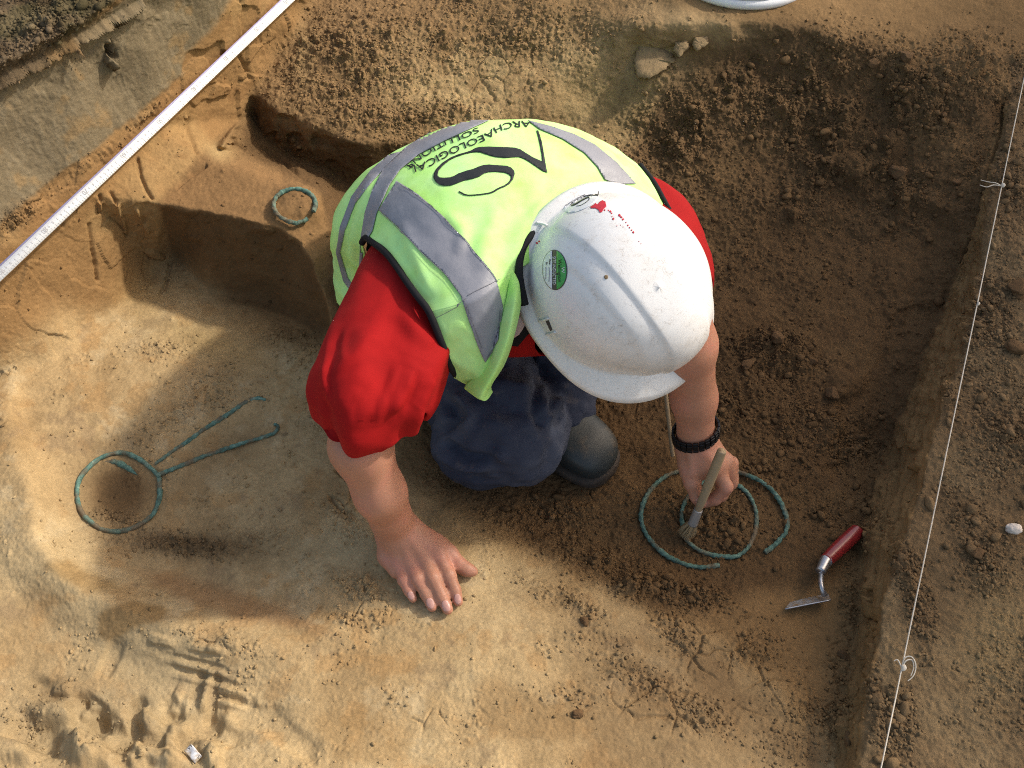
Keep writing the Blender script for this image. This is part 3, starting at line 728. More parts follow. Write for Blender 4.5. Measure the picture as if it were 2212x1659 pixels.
fd = Field((-.30, .55, -.10), (.40, 1.16, .47), .0026)
shR = V3((-.14, .99, .27)); elR = P(369, 404, .265); f1 = P(360.5, 446, .225); f2 = P(380, 493, .15); wrR = P(394, 524, .056)
fd.chain([shR, elR], [.05, .036], .02)
fd.chain([elR, f1, f2], [.036, .0395, .0335], .02); fd.chain([f2, wrR], [.0335, .0312], .02)
hb = V3((.05, .2, 1))
# planted hand: metacarpals, fingers, thumb
kn = [P(399, 561, .021), P(408.5, 559, .026), P(422, 555, .029), P(437, 552, .027)]
for kp, r in zip(kn, (.0115, .012, .0125, .0125)):
    w0 = wrR.lerp(kp, .12)+V3((0, 0, -.012)); fd.cap(w0, kp, .0215, r, .016)
fd.cap(P(388, 530, .034), P(387, 556, .014), .017, .0125, .014)
fd.cap(P(387, 556, .014), P(396, 572, .013), .0125, .010, .012)
fd.cap(P(408, 531, .040), P(438, 546, .020), .019, .0155, .016)
fd.cap(P(425, 545, .024), P(436, 552, .022), .016, .015, .014)
fing = [([kn[0], P(403.5, 580, .019), P(409, 590.5, .0125), P(413, 598.5, .0085)], [.0098, .0089, .0078, .0066]),
        ([kn[1], P(417.8, 578.5, .024), P(426.5, 594, .0145), P(432, 607, .0092)], [.0110, .0102, .0090, .0076]),
        ([kn[2], P(433.3, 578.5, .026), P(441.5, 596, .0155), P(447.8, 609.5, .0095)], [.0115, .0107, .0094, .0079]),
        ([kn[3], P(449, 575, .024), P(455, 590.5, .0145), P(458.2, 601.8, .0090)], [.0112, .0102, .0088, .0074])]
for pts, rs in fing: fd.chain(pts, rs, .0045)
fd.chain([P(436, 545, .020), P(449, 553.5, .017), P(459, 565, .0125), P(467, 569.6, .0105), P(473, 571.5, .0092)], [.0155, .0128, .0110, .0098, .0078], .006)
# tendons on the back of the hand
for (a, b) in (((400, 534, .0615), (409, 559, .0375)), ((405, 533, .0625), (421, 555, .041))):
    fd.cap(P(*a), P(*b), .0032, .0030, .008)
for kp in kn: fd.cap(kp+V3((0, 0, .0028)), kp+V3((.001, -.004, .0024)), .0085, .0085, .008)
fd.cap(P(381, 526, .070), P(383, 529, .066), .008, .008, .012)      # wrist bone

# brushing hand
shL = V3((.215, 1.09, .25)); elL = P(676, 318, .30); g1 = P(687, 345, .255); g2 = P(694, 398, .15); wrL = P(696, 436, .075)
fd.chain([shL, elL], [.05, .044], .02); fd.chain([elL, g1, g2, wrL], [.041, .039, .031, .0268], .02)
brT = P(721.5, 452, .110); brB = P(687, 538, -.062); bax = (brB-brT)
def BR(s): return brT+bax*s
CAMP = V3((0, 0, H))
def toward(p, d): return p+(CAMP-p).normalized()*d      # a step up towards the eye's side
palm = P(703, 464, .050)
fd.cap(wrL, P(706, 463, .045), .025, .023, .014); fd.cap(P(688, 448, .055), P(690, 470, .038), .020, .016, .014)
fd.cap(P(707, 446, .055), P(722, 462, .040), .020, .0165, .014)
fd.cap(P(700, 455, .052), P(713, 466, .044), .021, .018, .014)
# thumb along the left of the handle
fd.chain([P(687, 464, .040), P(692, 482, .026), P(697, 496, .004), P(700, 503.5, -.010)], [.0145, .0125, .0108, .0088], .006)
# index: knuckle, bent joint, tip on the handle
fd.chain([P(714, 464, .048), P(726, 487, .022), P(715, 499, -.004), P(706.5, 502.5, -.014)], [.0125, .0108, .0098, .0084], .0045)
fd.chain([P(726, 461, .042), P(731, 482, .004), P(721, 496, -.016), P(713, 498, -.022)], [.0130, .0108, .0096, .0082], .0045)
fd.chain([P(731, 463, .028), P(732, 478, -.010), P(722, 488, -.030)], [.0120, .0100, .0090], .0045)
fd.chain([P(730, 466, .012), P(729, 477, -.018), P(720, 486, -.034)], [.0110, .0090, .0082], .0045)
for (a, b) in (((695, 446, .081), (713, 462, .0635)), ((690, 450, .076), (692, 474, .046))): fd.cap(P(*a), P(*b), .0032, .003, .008)
# trunk, neck, head inside the clothes
fd.chain([V3((-.03, 1.12, .20)), V3((.03, 1.0, .25)), V3((.075, .93, .29))], [.07, .085, .055], .03)
fd.chain([shR, V3((.03, 1.0, .26)), shL], [.045, .06, .045], .03)
HC = T(622, 284, 1.40)
fd.chain([V3((.075, .93, .29)), HC+V3((0, .01, -.03))], [.055, .06], .02)
fd.cap(HC+V3((-.01, .01, .0)), HC+V3((.02, -.03, -.03)), .074, .066, .02)
V, Fq = fd.mesh(2); del fd
body = mesh_np('body', V, Fq, m_skin, person)
body_bvh = bvh_of(V, Fq)
# nails
m_nail = mat('fingernail', (.50, .27, .22), .3, spec=.5)
for (x, y, rx, ry, a) in ((411, 595.5, 3.3, 4.4, -22), (430.3, 603.2, 4.0, 5.6, -20), (446.0, 606.0, 4.3, 6.0, -18), (457.6, 599.0, 3.6, 5.4, -8), (699, 501.5, 3.2, 3.8, -15)):
    decal('fingernail', [ellipse_poly(x, y, rx, ry, a, 20)], body_bvh, m_nail, body, .0006, 1.0, .0008)

# ------------------------------------------------------------------ cloth helpers
def fold_noise(V, ax, lng, wid, amp, seed, octs=3):
    """long soft folds running along the direction ax"""
    ax = np.array(ax, float); ax /= np.linalg.norm(ax)
    s = V@ax; q = V-np.outer(s, ax)
    n = fbm(q/wid+np.outer(s, ax)/lng, 1, octs, seed)
    return amp*(1-2*np.abs(n))
m_red = mat('red_cloth', (.33, .005, .005), .85, spec=.2); t = NT(m_red)
na = t.noise(25, 3); nb = t.noise(700, 2)
t.base(t.mix(na, (.28, .004, .005), (.36, .006, .006))); 
t.bump(nb, .25, .0006)
FWD = V3((1, .15, 0)); 
stR = [(P(442, 246, .262), .088, .064, FWD), (P(417, 283, .288), .079, .066, FWD, 2.3), (P(396, 335, .300), .081, .062, FWD, 2.5), (P(381, 374, .302), .081, .052, V3((1, .05, .0)), 2.7),
       (P(371, 396, .296), .075, .050, V3((1, .0, -.05)), 2.5), (P(369, 409, .280), .068, .048, V3((1, .0, -.05)), 2.4), (P(369, 417, .262), .064, .046, V3((1, 0, -.05)), 2.3)]
def creases(V, N, lst):
    """traced fold lines: a soft valley (amp < 0) or ridge along each, only on the side that faces the eye"""
    out = np.zeros(len(V)); q = np.array([proj(v) for v in V]); eye = np.array([0, 0, H])
    fac = sstep(-.05, .25, ((eye-V)*N).sum(1)/np.linalg.norm(eye-V, axis=1))
    for pts, w, amp in lst:
        L = catmull([(x, y, 0) for x, y in pts], 6); best = np.full(len(V), 1e9); sd_ = np.zeros(len(V)); al = np.zeros(len(V))
        for j, (a, b) in enumerate(zip(L[:-1], L[1:])):
            vx, vy = b.x-a.x, b.y-a.y; ll = vx*vx+vy*vy+1e-9
            t_ = np.clip(((q[:, 0]-a.x)*vx+(q[:, 1]-a.y)*vy)/ll, 0, 1); ex, ey = q[:, 0]-a.x-t_*vx, q[:, 1]-a.y-t_*vy
            d2 = ex*ex+ey*ey; m_ = d2 < best; best[m_] = d2[m_]; sd_[m_] = np.sign(vx*ey-vy*ex)[m_]; al[m_] = (j+t_[m_])/(len(L)-1)
        r = np.sqrt(best)*sd_/w; env = np.clip(np.minimum(al, 1-al)*5, .0, 1)
        out += amp*env*(np.exp(-r*r)-.55*np.exp(-((r-1.7)/1.2)**2))
    return out*fac
Z4 = lambda *pts: [((1050+x/1.746)/3.5625, (1000+y/1.746)/3.5625) for x, y in pts]
CRE_R = [(Z4((620, 300), (520, 430), (400, 540), (230, 630)), 3.5, -.003), (Z4((640, 520), (580, 660), (530, 800), (510, 900)), 3, .0045), (Z4((250, 470), (220, 620), (260, 760), (330, 850)), 3, -.004), (Z4((760, 560), (740, 680), (690, 780), (610, 860)), 3, -.004), (Z4((380, 700), (430, 760), (440, 850)), 2.5, .004), (Z4((320, 300), (300, 420), (320, 540)), 3.5, .0022),
         (Z4((400, 220), (490, 360), (600, 440), (700, 500), (770, 515), (830, 560), (870, 620), (915, 650)), 1.1, -.0016), (Z4((770, 515), (850, 440), (925, 385)), 1.1, -.0016),
         (Z4((480, 350), (440, 560), (480, 740), (500, 860)), 9, .0032), (Z4((180, 620), (260, 780), (320, 880), (400, 900)), 9, .0032), (Z4((110, 720), (200, 790), (330, 890), (520, 900), (660, 860), (770, 800)), 8, -.003),
         (Z4((700, 560), (640, 700), (690, 840), (790, 780)), 9, .003), (Z4((560, 250), (420, 420), (260, 560), (140, 640)), 12, .005), (Z4((640, 200), (760, 330), (850, 420)), 7, .004), (Z4((420, 640), (480, 800), (490, 880)), 7, -.0028), (Z4((820, 640), (720, 780), (600, 880)), 7, -.0028)]
def sleeve(st, seed, ax, cre=()):
    V, Fq, caps = loft(st, 96, 14)
    N = vnormals(V, Fq); nst = len(V)//96
    ss = np.repeat(np.linspace(0, 1, nst), 96); th = np.tile(np.arange(96)/96*2*np.pi, nst)
    hemw = (.0075*np.sin(3*th+seed)+.0055*np.sin(5*th+2.3*seed)+.003*np.sin(9*th+seed*.7))*sstep(.25, 1, ss)
    line = -.0016*np.exp(-((ss-.93)/.008)**2)
    k = fold_noise(V, ax, .30, .07, .006, seed, 2)+.003*fbm(V, .05, 3, seed+9)+creases(V, N, cre)+hemw+line
    V = V+N*k[:, None]
    n = 96; ring = V[-n:]; c = ring.mean(0)
    inn = ring+(c-ring)*.06; deep = np.vstack([V[-n*16:-n*15]])*.0+V[-n*16:-n*15]+(V[-n*16:-n*15].mean(0)-V[-n*16:-n*15])*.12
    o = len(V)-n; V2 = np.vstack([V, inn, deep]); b = len(V)
    ex = [(o+k, o+(k+1) % n, b+(k+1) % n, b+k) for k in range(n)]+[(b+k, b+(k+1) % n, b+n+(k+1) % n, b+n+k) for k in range(n)]
    return V2, np.vstack([Fq, np.array(ex)])
shirt = bpy.data.objects.new('shirt', None)
trunk = [(V3((-.10, 1.30, .08)), .155, .10, V3((1, .35, 0))), (V3((-.06, 1.17, .19)), .15, .105, V3((1, .3, 0))), (V3((.0, 1.05, .25)), .165, .105, V3((1, .25, 0))),
         (V3((.045, .97, .275)), .15, .095, V3((1, .25, 0))), (V3((.075, .915, .285)), .085, .07, V3((1, .25, 0))), (V3((.085, .895, .285)), .06, .055, V3((1, .25, 0)))]
Vt, Ft, cp = loft(trunk, 72, 10); Nn = vnormals(Vt, Ft); Vt = Vt+Nn*(fold_noise(Vt, (1, .2, .2), .2, .05, .004, 301))[:, None]
Va, Fa = sleeve(stR, 311, (0, -1, .1), CRE_R)
stL = [(P(610, 215, .22), .08, .065, FWD), (P(640, 228, .255), .078, .068, FWD), (P(655, 262, .275), .076, .068, FWD), (P(663, 290, .285), .070, .062, FWD), (P(668, 303, .272), .060, .055, FWD), (P(670, 309, .262), .056, .052, FWD)]
Vb, Fb = sleeve(stL, 331, (.2, -1, .1))
VS = np.vstack([Vt, Va, Vb]); FS = np.vstack([Ft, Fa+len(Vt), Fb+len(Vt)+len(Va)])
bpy.data.objects.remove(shirt)
shirt = mesh_np('shirt', VS, FS, m_red, person); shirt_bvh = bvh_of(VS, FS)
m_black = mat('black_cloth', (.012, .012, .014), .8, spec=.2)
m_cream = mat('pale_collar', (.62, .46, .42), .8, spec=.2)

# ------------------------------------------------------------------ vest
m_hv = mat('high_visibility_cloth', (.50, .86, .2), .75, spec=.25); t = NT(m_hv)
na = t.noise(14, 4, .6); nb = t.noise(900, 2); nd = t.noise(60, 5, .7)
c_ = t.ramp(na, [(.3, (.45, .84, .18)), (.55, (.56, .93, .32)), (.75, (.49, .89, .35))])
c_ = t.mix(t.ramp(nd, [(.52, (0, 0, 0)), (.72, (.4, .4, .4))]), c_, (.46, .62, .18)); t.base(c_)
t.bump(nb, .2, .0005)
ROWS = [
 [(429, 313, .372), (452, 307, .385), (480, 297, .393), (512, 274, .390), (560, 245, .375), (618, 222, .355), (674, 220, .325)],
 [(407, 283, .376), (436, 266, .402), (470, 246, .414), (510, 224, .416), (560, 202, .405), (614, 188, .380), (664, 202, .330)],
 [(386, 254, .368), (412, 229, .400), (450, 205, .423), (500, 186, .432), (556, 170, .422), (608, 163, .395), (654, 184, .330)],
 [(366, 239, .335), (388, 200, .378), (430, 168, .412), (486, 148, .428), (546, 139, .418), (598, 145, .385), (638, 165, .325)],
 [(368, 264, .24), (339, 232, .27), (364, 179, .325), (440, 131, .385), (505, 119.5, .392), (563, 125, .372), (612, 146, .315)],
 [(372, 292, .15), (335, 262, .14), (347, 204, .18), (418, 148, .22), (500, 136, .24), (558, 140, .235), (606, 158, .21)],
 [(364, 325, .08), (337, 292, .07), (352, 232, .09), (415, 178, .11), (490, 166, .12), (552, 166, .13), (600, 182, .14)]]
def patch(rows, nu=14, nv=14):
    g = [[P(*p) for p in r] for r in rows]
    g = [catmull(r, nv) for r in g]
    cols = [catmull([g[i][j] for i in range(len(g))], nu) for j in range(len(g[0]))]
    n = len(cols[0]); m_ = len(cols)
    V = np.array([tuple(cols[j][i]) for i in range(n) for j in range(m_)], np.float32)
    Fq = np.array([(i*m_+j, i*m_+j+1, (i+1)*m_+j+1, (i+1)*m_+j) for i in range(n-1) for j in range(m_-1)])
    return V, Fq, n, m_
Vv, Fv, nr, nc = patch(ROWS)
N = vnormals(Vv, Fv)
if N[:, 2].mean() < 0: Fv = Fv[:, ::-1]; N = -N
px_ = np.array([proj(v)[:2] for v in Vv]); D_ = lambda *pts: [(x/2.16, y/2.16) for x, y in pts]
side = sstep(430, 350, px_[:, 0])
k = .0022*fbm(Vv, .12, 3, 401)+.0012*fbm(Vv, .03, 3, 402)+fold_noise(Vv, (.45, -.7, .3), .25, .06, .003, 403)*(.35+1.3*side)
k = k+creases(Vv, N, [(D_((770, 420), (745, 520), (760, 610), (775, 650)), 5, -.006), (D_((815, 380), (775, 470), (765, 560)), 5, .006), (D_((870, 480), (900, 560), (935, 640)), 6, .003),
    (D_((1180, 420), (1130, 500), (1110, 600)), 9, .004), (D_((1120, 470), (1170, 420), (1200, 380)), 5, -.003), (D_((960, 460), (1000, 500), (985, 550)), 6, .003), (D_((1020, 640), (1080, 610), (1130, 590)), 1.6, -.0015), (D_((930, 680), (985, 655), (1025, 640)), 1.6, -.0015),
    (D_((1100, 560), (1060, 640), (1090, 700)), 6, -.004), (D_((1080, 450), (1040, 540), (1050, 590)), 8, .003), (D_((900, 320), (1000, 290), (1100, 300)), 8, .002)])
uu = np.repeat(np.linspace(0, 1, nr), nc); Vv = Vv+N*(k*sstep(0, .10, uu))[:, None]
FR = [
 [(429, 313, .372), (452, 307, .385), (480, 297, .393), (514, 276, .388)],
 [(441, 342, .340), (462, 334, .350), (489, 322, .356), (515, 303, .360)],
 [(450, 366, .295), (468, 362, .305), (490, 354, .312), (510, 335, .318)],
 [(457, 377, .255), (470, 385, .252), (479, 390, .255), (501, 362, .275)],
 [(470, 372, .215), (478, 378, .215), (484, 380, .215), (498, 362, .235)]]
Vf, Ff, nf, mf = patch(FR, 10, 14)
dl = Vv[:mf]-Vf[:mf]
for i_ in range(nf): Vf[i_*mf:(i_+1)*mf] += dl*max(0., 1-i_/14.)
Nf = vnormals(Vf, Ff)
if Nf[:, 2].mean() < 0: Ff = Ff[:, ::-1]; Nf = -Nf
uf = np.repeat(np.linspace(0, 1, nf), mf); Vf = Vf+Nf*sstep(0, .2, uf)[:, None]*(.002*fbm(Vf, .05, 3, 411)+fold_noise(Vf, (.3, -.6, -.5), .2, .035, .003, 412))[:, None]
# front opening edge, turned out in a hanging fold
ED = [[(511, 268, .393), (519, 280, .388), (522, 292, .372)], [(506, 300, .375), (515, 303, .385), (520, 312, .360)], [(496, 335, .335), (508, 338, .352), (512, 345, .32)],
      [(483, 366, .292), (497, 368, .312), (504, 366, .28)], [(465, 386, .262), (482, 396, .275), (492, 385, .25)], [(467, 390, .25), (484, 401, .262), (493, 392, .24)]]
Ve, Fe, ne, me_ = patch(ED, 8, 10)
Ne = vnormals(Ve, Fe)
if Ne[:, 2].mean() < 0: Fe = Fe[:, ::-1]
ED2 = [[(414, 438, .05), (418, 437, .06), (421, 440, .05)], [(415, 443, .045), (418.5, 444, .055), (421.5, 442, .045)]]
VV = np.vstack([Vv, Vf, Ve]); FF = np.vstack([Fv, Ff+len(Vv), Fe+len(Vv)+len(Vf)])
vest = mesh_np('high_visibility_vest', VV, FF, m_hv, person)
sm = vest.modifiers.new('cloth', 'SOLIDIFY'); sm.thickness = .0025; sm.offset = -1
vest_bvh = bvh_of(VV, FF)

m_tape = mat('reflective_tape', (.36, .37, .43), .5, 0, .6); t = NT(m_tape)
na = t.noise(18, 4, .6); nb = t.noise(1200, 2); t.base(t.mix(na, (.18, .185, .215), (.275, .28, .315))); t.bump(t.noise(45, 3), .3, .004)
def band(name, poly, off=.0020): return decal(name, [poly], vest_bvh, m_tape, vest, off, 1.6, .0008)
D = lambda *pts: [(x/2.16, y/2.16) for x, y in pts]
band('reflective_stripe', D((858, 392), (905, 422), (960, 470), (1010, 525), (1050, 575), (1070, 602), (1085, 660), (1078, 735), (1048, 782), (1030, 742), (1012, 690), (996, 640), (958, 588), (905, 540), (860, 490), (820, 455)))
band('reflective_stripe', D((1140, 262), (1190, 275), (1240, 292), (1285, 315), (1330, 352), (1372, 398), (1330, 398), (1305, 388), (1290, 362), (1262, 332), (1215, 302), (1165, 280)))
band('reflective_stripe', D((1056, 262), (1005, 285), (960, 306), (905, 335), (865, 368), (842, 402), (815, 462), (806, 500), (796, 515), (812, 572), (806, 610), (792, 628), (776, 585), (780, 520), (790, 460), (806, 410), (832, 362), (880, 318), (940, 282), (1000, 262)))
band('reflective_stripe', D((868, 328), (842, 352), (800, 398), (768, 440), (745, 500), (735, 545), (752, 600), (775, 632), (765, 640), (742, 606), (726, 545), (735, 490), (760, 425), (800, 370), (840, 335)), .0012)
m_stitch = mat('stitching', (.16, .16, .18), .8)
for ln_ in (((868, 402), (912, 432), (968, 480), (1018, 536), (1056, 584), (1074, 612)), ((826, 462), (866, 498), (912, 548), (964, 596), (1002, 646)), ((1010, 640), (1042, 622), (1080, 604)), ((1004, 650), (1022, 700), (1040, 750)), ((936, 690), (985, 662), (1008, 646)), ((1078, 668), (1072, 730), (1052, 770))):
    q_ = D(*ln_)
    L_ = catmull([(x, y, 0) for x, y in q_], 8)
    decal('stitching', [stroke_poly([tuple(p[:2]) for p in L_], [.5]*len(L_), 1)], vest_bvh, m_stitch, vest, .0032, .9, .0003)
# black binding of the armholes and the neck
def binding(name, pts, r=.0042):
    v, f = tube(pts, r, 8, 8); return mesh_np(name, v, f, m_black, vest)
up = V3((0, 0, .002))
binding('binding', [P(x, y, z)+up for x, y, z in [(362, 244, .32), (366, 239, .335), (375, 245, .354), (386, 254, .368), (397, 268, .374), (407, 283, .377), (418, 298, .378), (429, 313, .374), (441, 342, .342), (450, 366, .297), (456, 376, .262)]], .0048)
binding('binding', [P(x, y, z)+up for x, y, z in [(640, 166, .325), (654, 184, .331), (664, 202, .331), (674, 220, .326)]])
binding('binding', [P(x, y, z)+up for x, y, z in [(545, 226, .40), (530, 238, .40), (522, 252, .394), (519, 270, .390), (521, 288, .378), (525, 306, .36)]], .0052)
# printed mark and words on the back
m_ink = mat('black_print', (.02, .022, .024), .6, spec=.3)
Z8 = lambda *pts, dx=0, dy=0: [((1450+(x+dx)/3.403)/3.5625, (400+(y+dy)/3.403)/3.5625) for x, y in pts]
A_poly = Z8((1568, 228), (1590, 228), (1615, 300), (1640, 400), (1660, 520), (1680, 640), (1697, 738), (1640, 715), (1560, 660), (1480, 605), (1420, 570), (1360, 548), (1290, 550), (1190, 558), (1080, 548), (1000, 528), (900, 492), (850, 486), (790, 492), (700, 512), (600, 545), (520, 585), (440, 650), (385, 715), (372, 770), (395, 795), (440, 800), (520, 796), (570, 780),
            (620, 750), (720, 715), (800, 695), (870, 665), (930, 645), (1000, 640), (1100, 648), (1210, 655), (1260, 675), (1298, 715), (1305, 755), (1285, 820), (1240, 875), (1190, 905), (1110, 938), (1060, 972), (1010, 990), (930, 1003), (830, 1015), (740, 1018), (690, 1008), (622, 970), (640, 962), (700, 995), (745, 1005), (830, 1002), (930, 990), (1005, 976), (1050, 955), (1100, 925), (1180, 890), (1230, 855), (1260, 810), (1258, 780), (1230, 755), (1190, 738), (1080, 726), (1000, 728), (940, 745), (880, 785), (800, 810), (700, 830), (610, 865), (540, 892), (460, 896), (400, 885), (350, 850), (322, 800), (328, 750), (360, 690), (430, 620), (540, 550), (640, 512), (720, 490), (780, 470), (830, 440), (880, 427), (1000, 423), (1200, 430), (1310, 437), (1370, 455), (1440, 500), (1530, 555), (1640, 602), (1632, 520), (1610, 400), (1590, 310))
decal('printed_emblem', [A_poly], vest_bvh, m_ink, vest, .0012, 1.4, .0003)
decal('printed_word', text_px('ARCHAEOLOGICAL', Z8((1525, 165), (1340, 168), (1200, 195), (1090, 235), (960, 320), (800, 385), (640, 450), (480, 525), (340, 600), (220, 665), (50, 715), dx=-22, dy=-52), (6.0, 7.0)), vest_bvh, m_ink, vest, .0013, 1.0, .0003)
decal('printed_word', text_px('SOLUTIONS', Z8((880, 235), (760, 285), (620, 340), (470, 390), (380, 435), (230, 520), (110, 600), (10, 690), dx=-22, dy=-46), (5.0, 6.0)), vest_bvh, m_ink, vest, .0013, 1.0, .0003)

# shirt collar showing beside the helmet
decal('collar', [Z4((1420, 150), (1520, 150), (1540, 250), (1500, 290), (1440, 340), (1390, 400), (1320, 390), (1340, 330), (1385, 250))], shirt_bvh, m_black, shirt, .003, 2, .002)
decal('collar', [Z4((1425, 160), (1515, 160), (1510, 225), (1440, 262), (1400, 320), (1350, 352), (1335, 340), (1385, 240))], shirt_bvh, m_cream, shirt, .005, 2, .002)

# ------------------------------------------------------------------ trousers and boot
m_navy = mat('navy_cloth', (.045, .055, .10), .85, spec=.2); t = NT(m_navy)
na = t.noise(9, 3, .5); nb = t.noise(1000, 2); n3 = t.noise(30, 4, .6)
c_ = t.mix(t.ramp(na, [(.40, (0, 0, 0)), (.75, (.8, .8, .8))]), (.036, .042, .066), (.105, .115, .15))
c_ = t.mix(t.ramp(n3, [(.60, (0, 0, 0)), (.8, (.45, .45, .45))]), c_, (.20, .16, .13)); t.base(c_); t.bump(nb, .35, .0007)
ft = Field((-.32, .76, -.12), (.28, 1.46, .32), .006)
kR = V3((-.028, .905, .018)); hpR = V3((-.13, 1.24, .08))
ft.chain([hpR, kR], [.10, .083], .03); ft.chain([kR, V3((-.16, 1.16, -.03)), V3((-.22, 1.30, -.05))], [.078, .06, .045], .02)
ft.cap(kR+V3((.03, -.01, .0)), kR+V3((-.02, -.02, -.025)), .078, .062, .03)
ft.cap(kR+V3((.055, .0, .0)), kR+V3((.03, .03, -.01)), .05, .06, .02)
kL = V3((.095, 1.10, .09)); anL = P(566, 420, -.01)
ft.chain([V3((.03, 1.27, .08)), kL], [.10, .062], .03); ft.chain([kL, anL+V3((-.005, .03, .0))], [.058, .047], .02)
ft.chain([hpR+V3((0, .02, .0)), V3((.03, 1.28, .08))], [.11, .11], .04)
Vp, Fp = ft.mesh(3); del ft
Np = vnormals(Vp, Fp)
CRE_T = [(Z4((1500, 640), (1540, 760), (1560, 850), (1600, 780), (1660, 800)), 5, .016), (Z4((1530, 700), (1560, 790), (1555, 860)), 4, -.016), (Z4((930, 980), (1040, 1070), (1130, 1100), (1230, 1100)), 5, -.018), (Z4((940, 1040), (1060, 1120), (1200, 1130)), 5, .012),
         (Z4((1000, 700), (1080, 780), (1110, 860), (1060, 920)), 4, .013), (Z4((960, 720), (1000, 830), (1020, 870), (930, 960)), 4, -.013), (Z4((1250, 1030), (1290, 1090), (1320, 1110)), 4, .010), (Z4((1230, 640), (1380, 700), (1480, 720)), 10, .010), (Z4((1480, 620), (1500, 800), (1540, 920)), 6, -.011)]
kk = fold_noise(Vp, (.3, .2, .8), .12, .05, .008, 501)+fold_noise(Vp, (1, -.2, .1), .10, .03, .006, 502)+.002*fbm(Vp, .03, 3, 503)+creases(Vp, Np, CRE_T)
Vp = lap(Vp+Np*kk[:, None], Fp, .3)
trousers = mesh_np('trousers', Vp, Fp, m_navy, person); tr_bvh = bvh_of(Vp, Fp)

m_boot = mat('worn_leather', (.035, .042, .042), .48, spec=.45); t = NT(m_boot)
na = t.noise(25, 5, .65); nb = t.noise(500, 3)
t.base(t.mix(t.ramp(na, [(.55, (0, 0, 0)), (.75, (.7, .7, .7))]), (.030, .037, .038), (.14, .10, .06))); t.bump(nb, .3, .0008)
m_sole = mat('boot_sole', (.03, .028, .026), .8); t = NT(m_sole); t.base(t.mix(t.noise(60, 3), (.015, .015, .015), (.08, .055, .035)))
toe = P(609, 475, -.066); hd = (P(552, 433, -.06)-toe); hd.z = 0; hd.normalize(); sdv = V3((-hd.y, hd.x, 0))
def boot(z0, secs, nseg, m, name, par, bottom=.0):
    Vb_ = []
    for (s, w, h) in secs:
        for k in range(nseg):
            th = 2*math.pi*k/nseg; c, sn = math.cos(th), math.sin(th)
            x = w*math.copysign(abs(c)**.8, c); zz = bottom+(h-bottom)*(.5+.5*math.copysign(abs(sn)**(.75 if sn > 0 else .35), sn))
            Vb_.append(toe+hd*s+sdv*x+V3((0, 0, z0+zz)))
    n = len(secs); Fb_ = [(i*nseg+k, i*nseg+(k+1) % nseg, (i+1)*nseg+(k+1) % nseg, (i+1)*nseg+k) for i in range(n-1) for k in range(nseg)]
    Fb_ += [tuple(range(nseg))[::-1], tuple((n-1)*nseg+k for k in range(nseg))]
    return mesh_np(name, [tuple(v) for v in Vb_], Fb_, m, par)
secs = [(.0, .012, .030), (.006, .028, .040), (.018, .040, .052), (.04, .047, .062), (.07, .050, .068), (.10, .049, .074), (.125, .046, .085), (.15, .044, .105), (.18, .043, .125), (.22, .040, .135), (.26, .034, .13)]
secs = [tuple(v) for v in catmull(secs, 5)]
bt = boot(.004, secs, 40, m_boot, 'boot', person, .010)
boot(.0, [(s-.004 if s < .1 else s, w+.004, .020) for s, w, h in secs], 40, m_sole, 'sole', bt, -.006)

# ------------------------------------------------------------------ hard hat
m_hat = mat('white_plastic', (.80, .79, .77), .32, spec=.5); t = NT(m_hat)
n1_ = t.noise(18, 5, .7); n2_ = t.noise(70, 5, .75); n3_ = t.noise(240, 3, .7)
wv = t.n('ShaderNodeTexNoise'); wv.inputs['Scale'].default_value = 26; wv.inputs['Detail'].default_value = 4; wv.inputs['Distortion'].default_value = 5; t.l(t.coord(), wv.inputs['Vector'])
dirt = t.mix(1.0, t.ramp(n1_, [(.46, (0, 0, 0)), (.72, (.7, .7, .7))]), t.ramp(n2_, [(.40, (0, 0, 0)), (.70, (.75, .75, .75))]), 'MULTIPLY')
scr = t.ramp(wv.outputs['Fac'], [(.482, (0, 0, 0)), (.5, (.6, .6, .6)), (.518, (0, 0, 0))])
scr = t.mix(1.0, scr, t.ramp(n2_, [(.47, (0, 0, 0)), (.58, (1, 1, 1))]), 'MULTIPLY')
c_ = t.mix(dirt, (.80, .79, .77), (.52, .43, .33)); c_ = t.mix(scr, c_, (.30, .24, .19)); t.base(c_)
t.bump(n3_, .06, .0006)
hc = T(615, 286, 1.385); vd = -ray(611, 287).normalized()
cr_, cu_ = V3((1, 0, 0)), V3((0, SD, CD))
hz = (vd+cr_*.37-cu_*.01).normalized(); hy = (cr_*.66-cu_*.75); hy = (hy-hz*hy.dot(hz)).normalized(); hx = hy.cross(hz)
def hat_pt(v): return hc+hx*v[0]+hy*v[1]+hz*v[2]
NT_, NW = 220, 96
